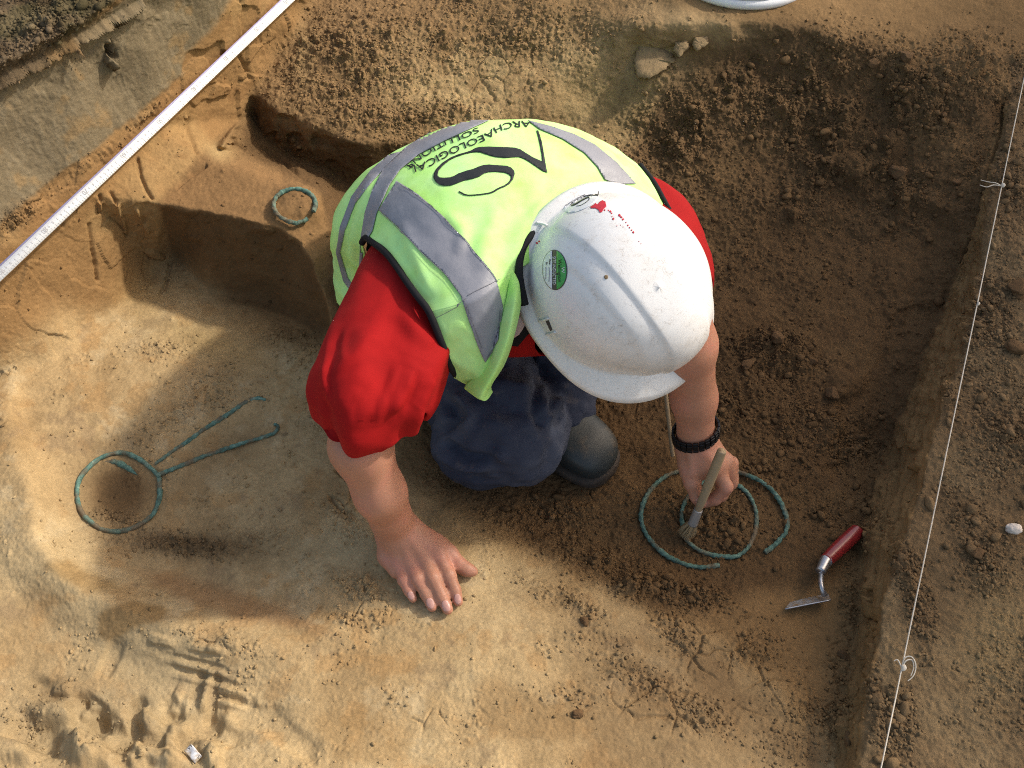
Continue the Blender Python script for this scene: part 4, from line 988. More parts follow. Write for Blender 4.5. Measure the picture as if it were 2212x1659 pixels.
def hat_surface(inset=0.0):
    V = []
    # profile rows: flange edge, flange, dome
    rows = [('f', 1.0), ('f', .8), ('f', .55), ('f', .3), ('f', .12), ('f', 0)]+[('d', w) for w in np.linspace(.0, 1, NW)**1.0][1:]
    for kind, w in rows:
        for k in range(NT_):
            th = 2*math.pi*k/NT_; c, s = math.cos(th), math.sin(th)
            a = .1125; b = .124 if s < 0 else .128
            e = .93
            a = a*(1-.20*max(0, s)**1.5)
            bx, by = a*math.copysign(abs(c)**e, c), b*math.copysign(abs(s)**e, s)
            nn = V3((bx/a/a, by/b/b, 0)).normalized()
            if kind == 'f':
                pk = float(sstep(-.05, .97, s)); ln = .017+.027*pk
                x = bx+nn.x*ln*w; y = by+nn.y*ln*w
                z = -.004-.010*w*(1-pk)-.016*pk*w**1.5+.010*pk*w*(1-abs(bx)/a)
                if w > .9: z -= .003*(1-pk)
                V.append((x, y, z))
            else:
                ang = w*math.pi/2; sc = math.cos(ang)**.62; zz = math.sin(ang)**.95
                x, y, z = bx*sc, by*sc, .142*zz
                f = float(sstep(.04, .2, w)); fe = float(sstep(-1.2, -.75, s)); ax_ = abs(x)
                r = .0030*float(sstep(.036, .027, ax_))+.0026*float(sstep(.066, .054, ax_))
                nrm = V3((x/a/a, y/b/b, z/.142/.142)).normalized()
                q = V3((x, y, z))+nrm*(r*f-inset); V.append(tuple(q))
    n = len(rows)
    Fq = [(i*NT_+k, i*NT_+(k+1) % NT_, (i+1)*NT_+(k+1) % NT_, (i+1)*NT_+k) for i in range(n-1) for k in range(NT_)]
    return V, Fq
Vh, Fh = hat_surface()
Vh = np.array([tuple(hat_pt(v)) for v in Vh], np.float32); Fh = np.array(Fh)
hat = mesh_np('hard_hat', Vh, Fh, m_hat, person)
sm = hat.modifiers.new('shell', 'SOLIDIFY'); sm.thickness = .0028; sm.offset = -1
hat_bvh = bvh_of(Vh, Fh)
Z3 = lambda *pts: [((1700+x/1.659)/3.5625, (550+y/1.659)/3.5625) for x, y in pts]
m_green = mat('green_print', (.05, .36, .08), .4); m_grey = mat('grey_print', (.07, .055, .055), .45); m_paper = mat('white_film', (.74, .76, .78), .35); m_blk = mat('black_ink', (.01, .01, .012), .5); m_redp = mat('red_paint', (.55, .02, .04), .5)
cx, cy = Z3((460, 683))[0]; rx, ry = 11.8, 19.4
st_ = decal('round_sticker', [ellipse_poly(cx, cy, rx+.7, ry+.7, -3, 40)], hat_bvh, m_grey, hat, .0006, 1.5, .0003)
def clip_x(poly, lo, hi): return [(min(max(x, lo), hi), y) for x, y in poly]
EL = ellipse_poly(cx, cy, rx, ry, -3, 60)
def add_sub(name, polys, m, off, step=1.2): return decal(name, polys, hat_bvh, m, hat, off, step, .0003)
add_sub('sticker_panel', [clip_x(EL, cx-20, cx-2.4)], m_paper, .0011); add_sub('sticker_panel', [clip_x(EL, cx+2.2, cx+20)], m_green, .0011)
def vline(x0, y0, x1, y1): return [(x0, y0), (x1, y1)]
add_sub('sticker_words', text_px('SITE INDUCTED', [(cx-1.6, cy-13.5), (cx-1.5, cy+14.5)], 3.0), m_paper, .0012, .7)
add_sub('sticker_words', text_px('Wellington', [(cx+3.6, cy-10.5), (cx+3.6, cy+12)], 3.6), m_blk, .0015, .7)
add_sub('sticker_words', text_px('W', [(cx+7.4, cy-3.0), (cx+7.4, cy+3.2)], 3.0), m_paper, .0015, .7)
add_sub('sticker_words', text_px('Date:', [(cx-5.2, cy-10.5), (cx-5.2, cy-5)], 1.9)+text_px('By:', [(cx-8.4, cy-7.5), (cx-8.4, cy-4.5)], 1.9)
        +[stroke_poly([(cx-5.2, cy-3), (cx-5.0, cy+3), (cx-5.2, cy+12)], [.35]*3), stroke_poly([(cx-8.3, cy-3), (cx-8.2, cy+2), (cx-8.3, cy+9)], [.35]*3)], m_grey, .0015, .7)
AS_ = ellipse_poly(*Z3((615, 285))[0], 19, 7.2, -25, 36)
add_sub('company_sticker', [AS_], m_paper, .0006)
Z7 = lambda *pts: [((1900+x/3.456)/3.5625, (620+y/3.456)/3.5625) for x, y in pts]
add_sub('sticker_emblem', [stroke_poly(Z7((803, 212), (803, 240), (800, 268)), [.5, .6, .7]), stroke_poly(Z7((800, 266), (720, 264), (650, 272), (570, 305), (500, 345), (468, 380), (480, 390), (530, 372), (600, 330), (660, 300), (690, 298), (685, 325), (650, 355), (590, 390), (535, 400)), [1.4, 1.5, 1.2, .8, .6, .7, 1.3, 1.5, 1.5, 1.3, .7, .5, .4, .3, .3])], m_blk, .0011, .8)
add_sub('sticker_words', text_px('ARCHAEOLOGICAL', Z7((640, 248), (560, 285), (460, 345), (390, 390)), 1.1), m_grey, .0011, .6)
rp = [Z7((700, 405), (750, 375), (765, 358), (790, 378), (815, 345), (850, 325), (890, 345), (900, 400), (870, 430), (845, 470), (820, 478), (800, 445), (770, 425), (710, 425))]
rg = np.random.default_rng(5)
for (x, y, r) in [(950, 465, 14), (965, 485, 10), (985, 555, 14), (970, 525, 7), (1062, 510, 18), (1085, 535, 14), (1105, 560, 14), (1140, 598, 9), (1165, 632, 11), (1185, 662, 10), (1210, 692, 10), (1232, 720, 16), (1300, 830, 6), (1325, 858, 6), (925, 450, 9), (880, 445, 10), (1030, 640, 6), (1075, 632, 5), (1105, 652, 5), (45, 850, 14), (75, 830, 12)]:
    c0 = Z7((x, y))[0]; n = 9
    rp.append([(c0[0]+r/12.3*(.6+.6*rg.random())*math.cos(2*math.pi*k/n), c0[1]+r/12.3*(.6+.6*rg.random())*math.sin(2*math.pi*k/n)) for k in range(n)])
add_sub('red_paint_blot', rp[:1], m_redp, .0005, .8); add_sub('red_paint_flecks', rp[1:-2], m_redp, .0005, .8); add_sub('red_paint_flecks', rp[-2:], m_redp, .0005, .8)
m_hole = mat('dusty_hole', (.25, .17, .09), .9)
add_sub('rim_slot', [Z3((405, 985), (424, 980), (446, 1038), (432, 1044))], mat('slot_shadow', (.06, .05, .045), .9), .0004, .8)
add_sub('vent_hole', [ellipse_poly(*Z3((762, 725))[0], 2.0, 2.2)], m_hole, .0005, .8)
def rib(pts, r=.0016):
    q = []
    for x, y in pts:
        p, n = cast(hat_bvh, x, y); q.append(p+n*.001 if n.dot(vd) > 0 else p-n*.001)
    v, f = tube(q, r, 8, 3); mesh_np('rim_rib', v, f, m_hat, hat)
rib(Z3((365, 985), (400, 975), (425, 966))); rib(Z3((410, 1062), (440, 1056), (466, 1048))); rib(Z3((350, 404), (380, 410), (415, 422)))

# ------------------------------------------------------------------ watch
m_watch = mat('black_metal', (.02, .02, .022), .35, .6, .5)
wc = wrL.lerp(g2, .10); wax = (wrL-g2).normalized()
wx = V3((1, 0, 0)); wx = (wx-wax*wx.dot(wax)).normalized(); wy = wax.cross(wx)
bmw = bmesh.new(); NL = 24
for k in range(NL):
    th = 2*math.pi*(k+.5)/NL; c, s = math.cos(th), math.sin(th)
    ctr = wc+wx*(.0345*c)+wy*(.0325*s)+wax*(-.006*c); nrm = (wx*c+wy*s).normalized(); tg = wax.cross(nrm)
    for (o, hw, hh) in ((0, .0048, .0022), (-.0072, .0021, .0017), (.0072, .0021, .0017)):
        M = Matrix(((tg.x*.0040, wax.x*hw, nrm.x*hh, 0), (tg.y*.0040, wax.y*hw, nrm.y*hh, 0), (tg.z*.0040, wax.z*hw, nrm.z*hh, 0), (0, 0, 0, 1)))
        M = Matrix.Translation(ctr+wax*o)@M
        r_ = bmesh.ops.create_cube(bmw, size=2, matrix=M)
bmesh.ops.bevel(bmw, geom=bmw.edges[:], offset=.0006, segments=1, affect='EDGES')
mew = bpy.data.meshes.new('wristwatch'); bmw.to_mesh(mew); bmw.free()
watch = link_mesh('wristwatch', mew, m_watch, person, False)
vw, fw = tube([wc-wax*.0075+(wx*math.cos(a)*.0305+wy*math.sin(a)*.0295) for a in np.linspace(0, 2*math.pi, 25)[:-1]], .0018, 6, 2, True)
# ------------------------------------------------------------------ bronze finds
m_br = mat('green_bronze', (.14, .27, .23), .75, .0, .3); t = NT(m_br)
na = t.noise(90, 4, .7); nb = t.noise(600, 3, .7); n3 = t.noise(30, 3)
c_ = t.ramp(na, [(.26, (.07, .085, .06)), (.40, (.065, .13, .105)), (.58, (.12, .225, .18)), (.74, (.34, .41, .32))])
t.base(t.mix(t.ramp(n3, [(.46, (0, 0, 0)), (.64, (.9, .9, .9))]), c_, (.15, .105, .06))); t.bump(nb, .6, .0012, t.bump(na, .6, .002))
def torc(name, pts, r, label, closed=False, tw=0, amp=0, dz=.0, rf=None, group=None, cat='bronze ring'):
    q = [G(x, y)+V3((0, 0, dz)) for x, y in pts]
    zs = [p.z for p in q]; n = len(q)
    sm_ = [max(sum(zs[(k+j) % n] if closed else zs[min(max(k+j, 0), n-1)] for j in (-2, -1, 0, 1, 2))/5, zs[k]-.0015) for k in range(n)]
    q = [P(x, y, z) for (x, y), z in zip(pts, sm_)]
    rb = rf or (lambda s: 1.0)
    ph = len(pts)
    v, f = tube(q, r, 14, 16, closed, lambda s: rb(s)*(.90+.08*math.sin(6.2832*5*s+ph)+.05*math.sin(6.2832*23*s+2*ph)+.03*math.sin(6.2832*41*s)), tw, amp)
    v = np.array(v, np.float32); v = v+.0003*np.stack([fbm(v, .006, 2, 910+k) for k in range(3)], 1); o = mesh_np(name, v, f, m_br)
    return tag(o, label, cat, group)
Z5 = lambda *pts: [((2150+x/1.843)/3.5625, (1350+y/1.843)/3.5625) for x, y in pts]
torc('twisted_ring', Z5((760, 1222), (700, 1232), (640, 1236), (560, 1224), (480, 1195), (400, 1150), (335, 1090), (280, 1020), (252, 950), (246, 880), (268, 800), (320, 715), (400, 645), (480, 610), (600, 585), (720, 580), (820, 595), (900, 615), (1010, 660), (1090, 715), (1150, 790), (1190, 870), (1208, 945), (1195, 1010), (1165, 1045), (1130, 1085), (1060, 1140)), .0040,
     'larger twisted green bronze ring half buried under the brushing hand', tw=620, amp=.16, dz=.003)
torc('twisted_ring', Z5((520, 960), (512, 900), (525, 830), (560, 770), (620, 700), (700, 665), (790, 660), (870, 690), (930, 735), (965, 780), (995, 850), (1006, 930), (990, 1020), (950, 1105), (900, 1150), (850, 1168), (740, 1160), (640, 1130), (580, 1090), (545, 1055), (525, 1010)), .0037,
     'smaller twisted green bronze ring lying inside the larger one at the brush', tw=640, amp=.16, dz=.003)
Z7_ = lambda *pts: [((150+x/2.212)/3.5625, (1300+y/2.212)/3.5625) for x, y in pts]
rg_pts = Z7_((610, 690), (520, 710), (450, 740), (380, 795), (320, 860), (288, 920), (275, 980), (275, 1040), (285, 1095), (305, 1150), (340, 1200), (400, 1250), (455, 1290), (520, 1306), (590, 1312), (660, 1303), (735, 1278), (800, 1240), (855, 1195), (890, 1150), (915, 1085), (928, 1020), (925, 945), (920, 885), (880, 835), (840, 800), (790, 758), (740, 728), (680, 702))
torc('bronze_ring', rg_pts, .0043, 'round green bronze ring at the left end of the two bars', closed=True, dz=.002)
torc('bronze_bar', Z7_((905, 875), (950, 852), (1080, 800), (1190, 755), (1300, 710), (1450, 660), (1600, 610), (1700, 582), (1780, 555), (1830, 535), (1855, 505), (1855, 480), (1830, 465)), .0040,
     'green twisted bronze bar with hooked end, lower of the two beside the ring', tw=520, amp=.12, dz=.003, cat='bronze bar', group='bronze bars beside the left ring', rf=lambda s: 1.05-.35*s)
torc('bronze_bar', Z7_((890, 780), (960, 730), (1040, 672), (1130, 615), (1260, 520), (1400, 430), (1480, 380), (1550, 330), (1620, 285), (1680, 264), (1720, 264), (1765, 277)), .0034,
     'thin green bronze bar half sunk in the sand, upper of the two beside the ring', tw=520, amp=.14, dz=.0005, cat='bronze bar', group='bronze bars beside the left ring', rf=lambda s: .75+.5*math.sin(3.1*s))
torc('ring_fragment', Z7_((470, 768), (540, 764), (600, 772), (680, 815), (730, 850), (775, 880)), .0058, 'short curved bronze fragment inside the left ring', cat='bronze fragment', dz=-.001, rf=lambda s: max(.15, math.sin(3.14*min(1, s+.05))))
Z6 = lambda *pts: [((300+x/2.074)/3.5625, (500+y/2.074)/3.5625) for x, y in pts]
torc('bracelet', Z6((1692, 525), (1708, 490), (1706, 450), (1690, 415), (1660, 390), (1615, 368), (1560, 358), (1505, 366), (1460, 385), (1425, 412), (1404, 450), (1400, 490), (1412, 525), (1438, 555), (1475, 582), (1520, 602), (1565, 610), (1610, 600), (1650, 580)), .0042,
     'pale green twisted bronze bracelet with a gap, lying on the soil block', tw=420, amp=.14, dz=.006, cat='bracelet')

# ------------------------------------------------------------------ brush in the hand
brush = empty('paint_brush', BR(.95), 'small round wooden paint brush held in the hand over the buried rings', 'brush')
m_wood = mat('bare_wood', (.30, .22, .13), .6); t = NT(m_wood); t.base(t.mix(t.noise(120, 4, .6, 1.5), (.22, .155, .085), (.38, .285, .17)))
m_fer = mat('dull_ferrule', (.38, .36, .34), .45, .5); m_bri = mat('bristle', (.42, .30, .15), .8); t = NT(m_bri); t.base(t.mix(t.noise(900, 3, .6), (.24, .155, .07), (.5, .37, .2)))
v, f = tube([BR(-.01), BR(.0), BR(.15), BR(.35), BR(.55), BR(.68)], .0060, 16, 8, rfun=lambda s: (.55+.45*min(1, s*8))*(1+.25*math.sin(3.1*min(1, s*1.1)))*(1 if s < .8 else 1-.15*(s-.8)*5))
mesh_np('handle', v, f, m_wood, brush)
v, f = tube([BR(.655), BR(.70), BR(.76), BR(.83)], .0068, 18, 5, rfun=lambda s: 1+.12*s); mesh_np('ferrule', v, f, m_fer, brush)
bv = []; bf = []
zx = V3((1, 0, 0)); zx = (zx-bax.normalized()*zx.dot(bax.normalized())).normalized(); zy = bax.normalized().cross(zx)
for k in range(420):
    a = rng.random()*6.283; r = math.sqrt(rng.random()); sp = .0066*r; e = .0125*r*(.8+.5*rng.random())
    p0 = BR(.82)+(zx*math.cos(a)+zy*math.sin(a))*sp; p2 = BR(.98+.035*rng.random()-.04*r)+(zx*math.cos(a+.1)+zy*math.sin(a+.1))*e+zx*(-.004)
    p1 = p0.lerp(p2, .5)+(zx*math.cos(a)+zy*math.sin(a))*.0016
    w = (p2-p0).cross(V3((rng.random()-.5, rng.random()-.5, rng.random()-.5))).normalized()*.00042
    b = len(bv); bv += [tuple(p0-w), tuple(p0+w), tuple(p1+w), tuple(p1-w), tuple(p2)]
    bf += [(b, b+1, b+2, b+3), (b+3, b+2, b+4)]
mesh_np('bristles', bv, bf, m_bri, brush)

# ------------------------------------------------------------------ trowel
tw0 = G(856, 531); 
Zt = lambda x, y: ((2400+x/1.683)/3.5625, (1750+y/1.683)/3.5625)
def ztop(px, py, up): return P(px, py, gz(px, py).z+up)
hA = ztop(*Zt(1108, 232), .020); hB = ztop(*Zt(912, 418), .030); hC = ztop(*Zt(880, 482), .032)
trowel = empty('pointing_trowel', G(820, 600), 'pointing trowel with red wooden handle leaning by the right pit wall', 'trowel')
m_rw = mat('red_varnish', (.22, .012, .015), .3, spec=.5); t = NT(m_rw); t.base(t.mix(t.noise(60, 4, .7), (.26, .014, .018), (.17, .018, .018))); t.b.inputs['Coat Weight'].default_value = .3
m_st = mat('worn_steel', (.45, .45, .46), .36, .9); t = NT(m_st); t.base(t.mix(t.noise(150, 4, .7), (.32, .32, .33), (.60, .60, .62)))
m_bl = mat('soiled_steel', (.34, .30, .25), .55, .4); t = NT(m_bl); t.base(t.mix(t.ramp(t.noise(110, 4, .7), [(.4, (0, 0, 0)), (.6, (1, 1, 1))]), (.30, .29, .28), (.26, .17, .09)))
v, f = tube([hA, hA.lerp(hB, .12), hA.lerp(hB, .45), hA.lerp(hB, .8), hB], .0108, 22, 10, rfun=lambda s: math.sqrt(max(.0, min(1, s*7)))*(.93+.22*math.sin(3.0*min(1, s+.1))) if s < .995 else .80); mesh_np('handle', v, f, m_rw, trowel)
v, f = tube([hA.lerp(hB, .975), hB, hB.lerp(hC, .5), hC], .0102, 22, 5, rfun=lambda s: 1.0-.28*s+(.05 if s < .1 or s > .93 else 0)); mesh_np('ferrule', v, f, m_st, trowel)
ta = ztop(*Zt(884, 500), .031); tb = ztop(*Zt(882, 545), .036); tc = ztop(*Zt(890, 588), .034); td = ztop(*Zt(905, 622), .026)
v, f = tube([hC, ta, tb, tc, td], .0042, 12, 6, rfun=lambda s: .9+.5*max(0, s-.75)*4*.5); mesh_np('tang', v, f, m_st, trowel)
tip = ztop(*Zt(668, 706), .012); hl = ztop(*Zt(942, 652), .024); hk = ztop(*Zt(925, 618), .010); hm = ztop(*Zt(700, 668), .004)
bmt = bmesh.new(); vv = [bmt.verts.new(p) for p in (tip, tip.lerp(hl, .5), hl, hk, hk.lerp(hm, .5)+V3((0, 0, .002)), hm)]
bmt.faces.new(vv); bmesh.ops.triangulate(bmt, faces=bmt.faces[:]); me = bpy.data.meshes.new('blade'); bmt.to_mesh(me); bmt.free()
bl_o = link_mesh('blade', me, m_bl, trowel, False); s_ = bl_o.modifiers.new('sheet', 'SOLIDIFY'); s_.thickness = .0022; s_.offset = 0
v, f = tube([tip, tip.lerp(hl, .5), hl], .0013, 6, 4); mesh_np('blade_edge', v, f, m_st, bl_o)

# ------------------------------------------------------------------ stick
v, f = tube([P(665, 388, .04), P(668, 415, .0), P(672, 450, -.055), P(673, 456, -.064)], .0035, 10, 6); o = mesh_np('wooden_stick', v, f, m_wood)
tag(o, 'thin pale wooden stick stuck in the soil between boot and wristwatch', 'stick')

# ------------------------------------------------------------------ measuring staff across the corner
m_wh = mat('staff_face', (.86, .86, .84), .5); m_num = mat('staff_print', (.30, .30, .31), .6); m_pur = mat('staff_edge', (.30, .28, .45), .5)
zt_ = .166
a0, a1 = P(-70, 341, zt_), P(330, -39, zt_)
dirT = (a1-a0); Ltot = dirT.length; dirT.normalize(); nT = V3((dirT.y, -dirT.x, 0)); 
wn_ = .0078
nrmT = (V3((.55, -.5, 1))).normalized(); nrmT = (nrmT-dirT*nrmT.dot(dirT)).normalized(); acr = nrmT.cross(dirT)
staff = empty('measuring_staff', a0, 'white graduated measuring staff laid level across the top left corner', 'measuring staff')
def slab(name, s0, s1, c0, c1, h0, h1, m, par):
    pts = [a0+dirT*s+acr*c+nrmT*h for h in (h0, h1) for (s, c) in ((s0, c0), (s1, c0), (s1, c1), (s0, c1))]
    return mesh_np(name, [tuple(p) for p in pts], [(3, 2, 1, 0), (4, 5, 6, 7), (0, 1, 5, 4), (1, 2, 6, 5), (2, 3, 7, 6), (3, 0, 4, 7)], m, par, False)
sb = slab('scale_face', 0, Ltot, -wn_, wn_, -.003, .003, m_wh, staff)
slab('edge_strip', 0, Ltot, wn_+.0002, wn_+.0026, -.0032, .0034, m_pur, staff); 
s50 = (P(158.7, 122.2, zt_)-a0).dot(dirT)      # where the 50 mark sits
tv = []; tf = []
for cm in range(-2, 112):
    for half in (0, .5):
        s = s50-(cm+half-50)*.01
        if s < .005 or s > Ltot-.005: continue
        ln = .0075 if (cm % 5 == 0 and half == 0) else (.005 if half == 0 else .003)
        b = len(tv); w = .00035
        for (ds, c) in ((-w, -wn_), (w, -wn_), (w, -wn_+ln), (-w, -wn_+ln)): tv.append(tuple(a0+dirT*(s+ds)+acr*c+nrmT*.0034))
        tf.append((b, b+1, b+2, b+3))
mesh_np('graduations', tv, tf, m_num, sb, False)
def staff_text(txt, s, size):
    gp = glyph_polys(txt); xs = [x for p in gp for x, y in p]; xm = (min(xs)+max(xs))/2; V_ = []; E_ = []
    for p in gp:
        b = len(V_); V_ += p; E_ += [(b+k, b+(k+1) % len(p)) for k in range(len(p))]
    ov, oe, of, *_ = delaunay_2d_cdt([Vector(v_) for v_ in V_], E_, [], 0, 1e-5); fs = []
    for f_ in of:
        c = [sum(ov[i][k] for i in f_)/3 for k in (0, 1)]; ins = False
        for p in gp: ins ^= bool(inpoly(np.array([c[0]]), np.array([c[1]]), p)[0])
        if ins: fs.append(tuple(f_))
    vs = [tuple(a0-dirT*(-(s))+(-dirT)*((q.x-xm)*size)+(-acr)*((q.y-.35)*size)+acr*(.0012)+nrmT*.0035) for q in ov]
    mesh_np('number', vs, fs, m_num, sb, False)
for cm in range(0, 112, 10): 
    s = s50-(cm-50)*.01
    if .02 < s < Ltot-.02 and cm > 0: staff_text(str(cm), s, .0115)
for cm in range(-2, 112):
    s = s50-(cm-50)*.01
    if cm % 10 and .01 < s < Ltot-.01: staff_text(str(cm % 10), s, .0062)

# ------------------------------------------------------------------ string line
m_str = mat('pale_twine', (.62, .56, .46), .85)
st_pts = [P(1032, 40, .118), P(1021, 106, .112), P(990, 245, .10), P(950, 432, .088), P(905, 640, .082), P(880, 768, .082), P(862, 860, .082)]
string = empty('string_line', st_pts[-1], 'thin pale string stretched along the edge of the right trench wall', 'string')
v, f = tube([st_pts[0], st_pts[0].lerp(st_pts[-1], .5), st_pts[-1]], .00095, 8, 40, twist=2500, tw_amp=.12); mesh_np('cord', v, f, m_str, string)
def on_str(py):
    a, b = st_pts[0], st_pts[-1]; lo, hi = 0., 1.
    for _ in range(40):
        m_ = (lo+hi)/2
        if proj(a.lerp(b, m_))[1] < py: lo = m_
        else: hi = m_
    return a.lerp(b, lo)
def tail(pts, name='loose_end'):
    v, f = tube(pts, .0009, 7, 8, rfun=lambda s: 1.1-.4*s); mesh_np(name, v, f, m_str, string)
def kn_(py, r=.0030):
    c = on_str(py); v, f = tube([c+V3((.001, .004, 0)), c+V3((.002, 0, .002)), c+V3((-.001, -.004, .001))], r, 8, 6, rfun=lambda s: .35+.9*math.sin(3.1*s)); mesh_np('knot', v, f, m_str, string); return c
k1 = kn_(186); pz = lambda c, dx, dy, dz: P(proj(c)[0]+dx, proj(c)[1]+dy, c.z+dz)
tail([k1, pz(k1, -8, -1, .004), pz(k1, -15, 1, .002), pz(k1, -22, -1, .0)]); tail([k1, pz(k1, -6, -3, .006), pz(k1, -13, -4, .004), pz(k1, -21, -6, .001)])
k2 = kn_(668); tail([k2, pz(k2, -4, -8, .002), pz(k2, -8, -7, .0)]); tail([k2, pz(k2, 3, -10, .006), pz(k2, 10, -11, .008), pz(k2, 14, -3, .006), pz(k2, 12, 7, .003), pz(k2, 6, 13, .0)]); tail([k2, pz(k2, 4, -7, .006), pz(k2, 10, -8, .006), pz(k2, 12, -1, .004), pz(k2, 9, 8, .001)])
k3 = kn_(304, .0016)

# ------------------------------------------------------------------ small things
m_stone = mat('pale_stone', (.62, .54, .46), .7); t = NT(m_stone); t.bump(t.noise(300, 4), .4, .002)
m_clod = mat('soil_clod', (.22, .145, .08), .95, spec=.1); t = NT(m_clod); t.base(t.mix(t.noise(300, 4, .7), (.10, .058, .028), (.19, .115, .058))); t.bump(t.noise(500, 4, .7), .7, .003)
def lump(name, px, py, r, sq, m, seed, label, cat, group=None, rot=0):
    bm = bmesh.new(); bmesh.ops.create_icosphere(bm, subdivisions=4, radius=1)
    co = np.array([tuple(v.co) for v in bm.verts], np.float32)
    dd = 1+(.55 if name == 'soil_clod' else .15)*fbm(co, 1.0, 3, seed)+.16*fbm(co, .35, 3, seed+9)
    c, s = math.cos(rot), math.sin(rot); g = gz(px, py)
    rg_ = np.random.default_rng(seed)
    X_ = co*dd[:, None]
    for _ in range(9 if name == 'soil_clod' else 2):
        nn = rg_.normal(size=3); nn /= np.linalg.norm(nn); lim = .62+.3*rg_.random(); ex = np.maximum(0, X_@nn-lim); X_ = X_-np.outer(ex*.92, nn)
    X_ = X_*(1+.05*fbm(co, .2, 2, seed+3))[:, None]
    for v, x_ in zip(bm.verts, X_):
        q = V3(tuple(x_))*r; q = V3((q.x*1.15, q.y*.85, q.z*sq)); v.co = V3((q.x*c-q.y*s, q.x*s+q.y*c, q.z))
    me = bpy.data.meshes.new(name); bm.to_mesh(me); bm.free(); o = link_mesh(name, me, m); o.location = g+V3((0, 0, r*sq*.55)); return tag(o, label, cat, group)
lump('white_pebble', 1012, 531, .0105, .8, m_stone, 601, 'rounded cream pebble on the bank right of the string', 'stone')
cl = [(819, 158, .010, .7, 'largest of three pale clods lying together behind the right shoulder'), (808, 166, .007, .7, 'left clod of the three lying together behind the right shoulder'), (829, 166, .0065, .7, 'small clod on the right of the three lying together'),
      (957, 184, .011, .45, 'flat clod lying by the top of the string wall'), (905, 62, .017, .9, 'big round clod on the upper right bank'), (872, 65, .014, .7, 'clod on the upper right slope left of the biggest one'), (942, 118, .008, .6, 'small pale clod by the upper end of the right wall'),
      (897, 175, .020, .8, 'dark clod standing on the right pit slope'), (1018, 292, .024, .6, 'dark brown lump at the right edge beside the string'), (1014, 350, .020, .6, 'lower dark brown lump at the right edge beside the string'), (975, 556, .013, .6, 'brown clod half sunk between string and pebble'),
      (585, 623, .009, .7, 'grey clod alone on the buff ground below the boot'), (578, 715, .009, .6, 'grey clod near the bottom edge on stained ground'), (848, 738, .013, .9, 'grey stone like clod at the foot of the string wall'), (843, 655, .011, .6, 'upper clod at the foot of the string wall'),
      (745, 372, .014, .8, 'clod on top of the loose soil heap behind the wristwatch'), (773, 352, .016, .8, 'highest clod on the loose soil heap'), (812, 365, .012, .8, 'round pale clod right of the loose soil heap'), (830, 396, .015, .8, 'grey dark clod low on the pit slope')]
for k, (x, y, r, sq, lb) in enumerate(cl): lump('soil_clod', x, y, r*.82, sq, m_clod, 620+k, lb, 'clod', 'large soil clods', rot=k*1.3)
# cracked plates of clay on the bank
m_clay = mat('pale_clay', (.34, .235, .125), .95, spec=.1); t = NT(m_clay); t.base(t.mix(t.noise(80, 5, .7), (.22, .15, .078), (.34, .245, .135))); t.bump(t.noise(300, 4, .7), .6, .003)
def plate(poly, th, label, seed):
    rg_ = np.random.default_rng(seed); pts = []
    for a, b in zip(poly, poly[1:]+poly[:1]):
        for k in range(6): pts.append((a[0]+(b[0]-a[0])*k/6+rg_.normal()*.5, a[1]+(b[1]-a[1])*k/6+rg_.normal()*.5))
    cx_, cy_ = np.mean([p[0] for p in pts]), np.mean([p[1] for p in pts]); zb_ = gz(cx_, cy_).z; n_ = len(pts); V_ = []; F_ = []
    for s_, up_ in ((1.0, -.012), (1.0, th*.6), (.95, th), (.6, th*1.15), (.25, th*1.2)):
        for (x, y) in pts:
            X_, Y_ = cx_+(x-cx_)*s_, cy_+(y-cy_)*s_; V_.append(tuple(P(X_, Y_, .5*gz(X_, Y_).z+.5*zb_+up_)))
    for i in range(4):
        for k in range(n_): F_.append((i*n_+k, i*n_+(k+1) % n_, (i+1)*n_+(k+1) % n_, (i+1)*n_+k))
    F_.append(tuple(4*n_+k for k in range(n_)))
    V_ = np.array(V_); V_[:, 2] += .0012*fbm(V_, .01, 2, seed)
    tag(mesh_np('clay_flake', V_, F_, m_clay, None, False), label, 'clay flake', 'cracked clay flakes on the bank')
plate([(638.8, 41.8), (651, 40.8), (664, 48), (674, 55), (675, 61), (666, 69), (649, 79.5), (637, 77.4), (633.6, 60.6)], .008, 'largest pale clay flake, broken loose below the white lid', 801)
plate([(675.4, 42), (687, 40), (690, 47), (679, 58), (673, 51)], .008, 'middle one of the three pale clay flakes below the white lid', 802)
plate([(694, 38), (707.9, 35.6), (709, 44), (696, 51.5), (692, 45)], .007, 'smallest clay flake nearest below the white lid', 803)
# paper label
lab = P(191, 752, gz(191, 752).z+.004)
Zl = lambda x, y: ((0+x/1.7015)/3.5625, (1900+y/1.7015)/3.5625)
cs = [Zl(1160, 1275), Zl(1225, 1350), Zl(1185, 1397), Zl(1115, 1318)]
zc = gz(190, 753).z+.0085
q = [P(x, y, zc+dz) for (x, y), dz in zip(cs, (.004, .0015, -.003, .0))]
gv = []; gf = []; n = 10
for i in range(n+1):
    for j in range(n+1):
        a = q[0].lerp(q[1], i/n); b = q[3].lerp(q[2], i/n); p_ = a.lerp(b, j/n); gv.append(tuple(p_+V3((0, 0, .0016*math.sin(i*.6)*math.cos(j*.4)))))
for i in range(n):
    for j in range(n): k = i*(n+1)+j; gf.append((k, k+n+1, k+n+2, k+1))
m_lab = mat('muddy_paper', (.74, .74, .74), .7); t = NT(m_lab); t.base(t.mix(t.ramp(t.noise(60, 4, .6), [(.46, (0, 0, 0)), (.56, (.9, .9, .9))]), (.76, .76, .77), (.40, .30, .18)))
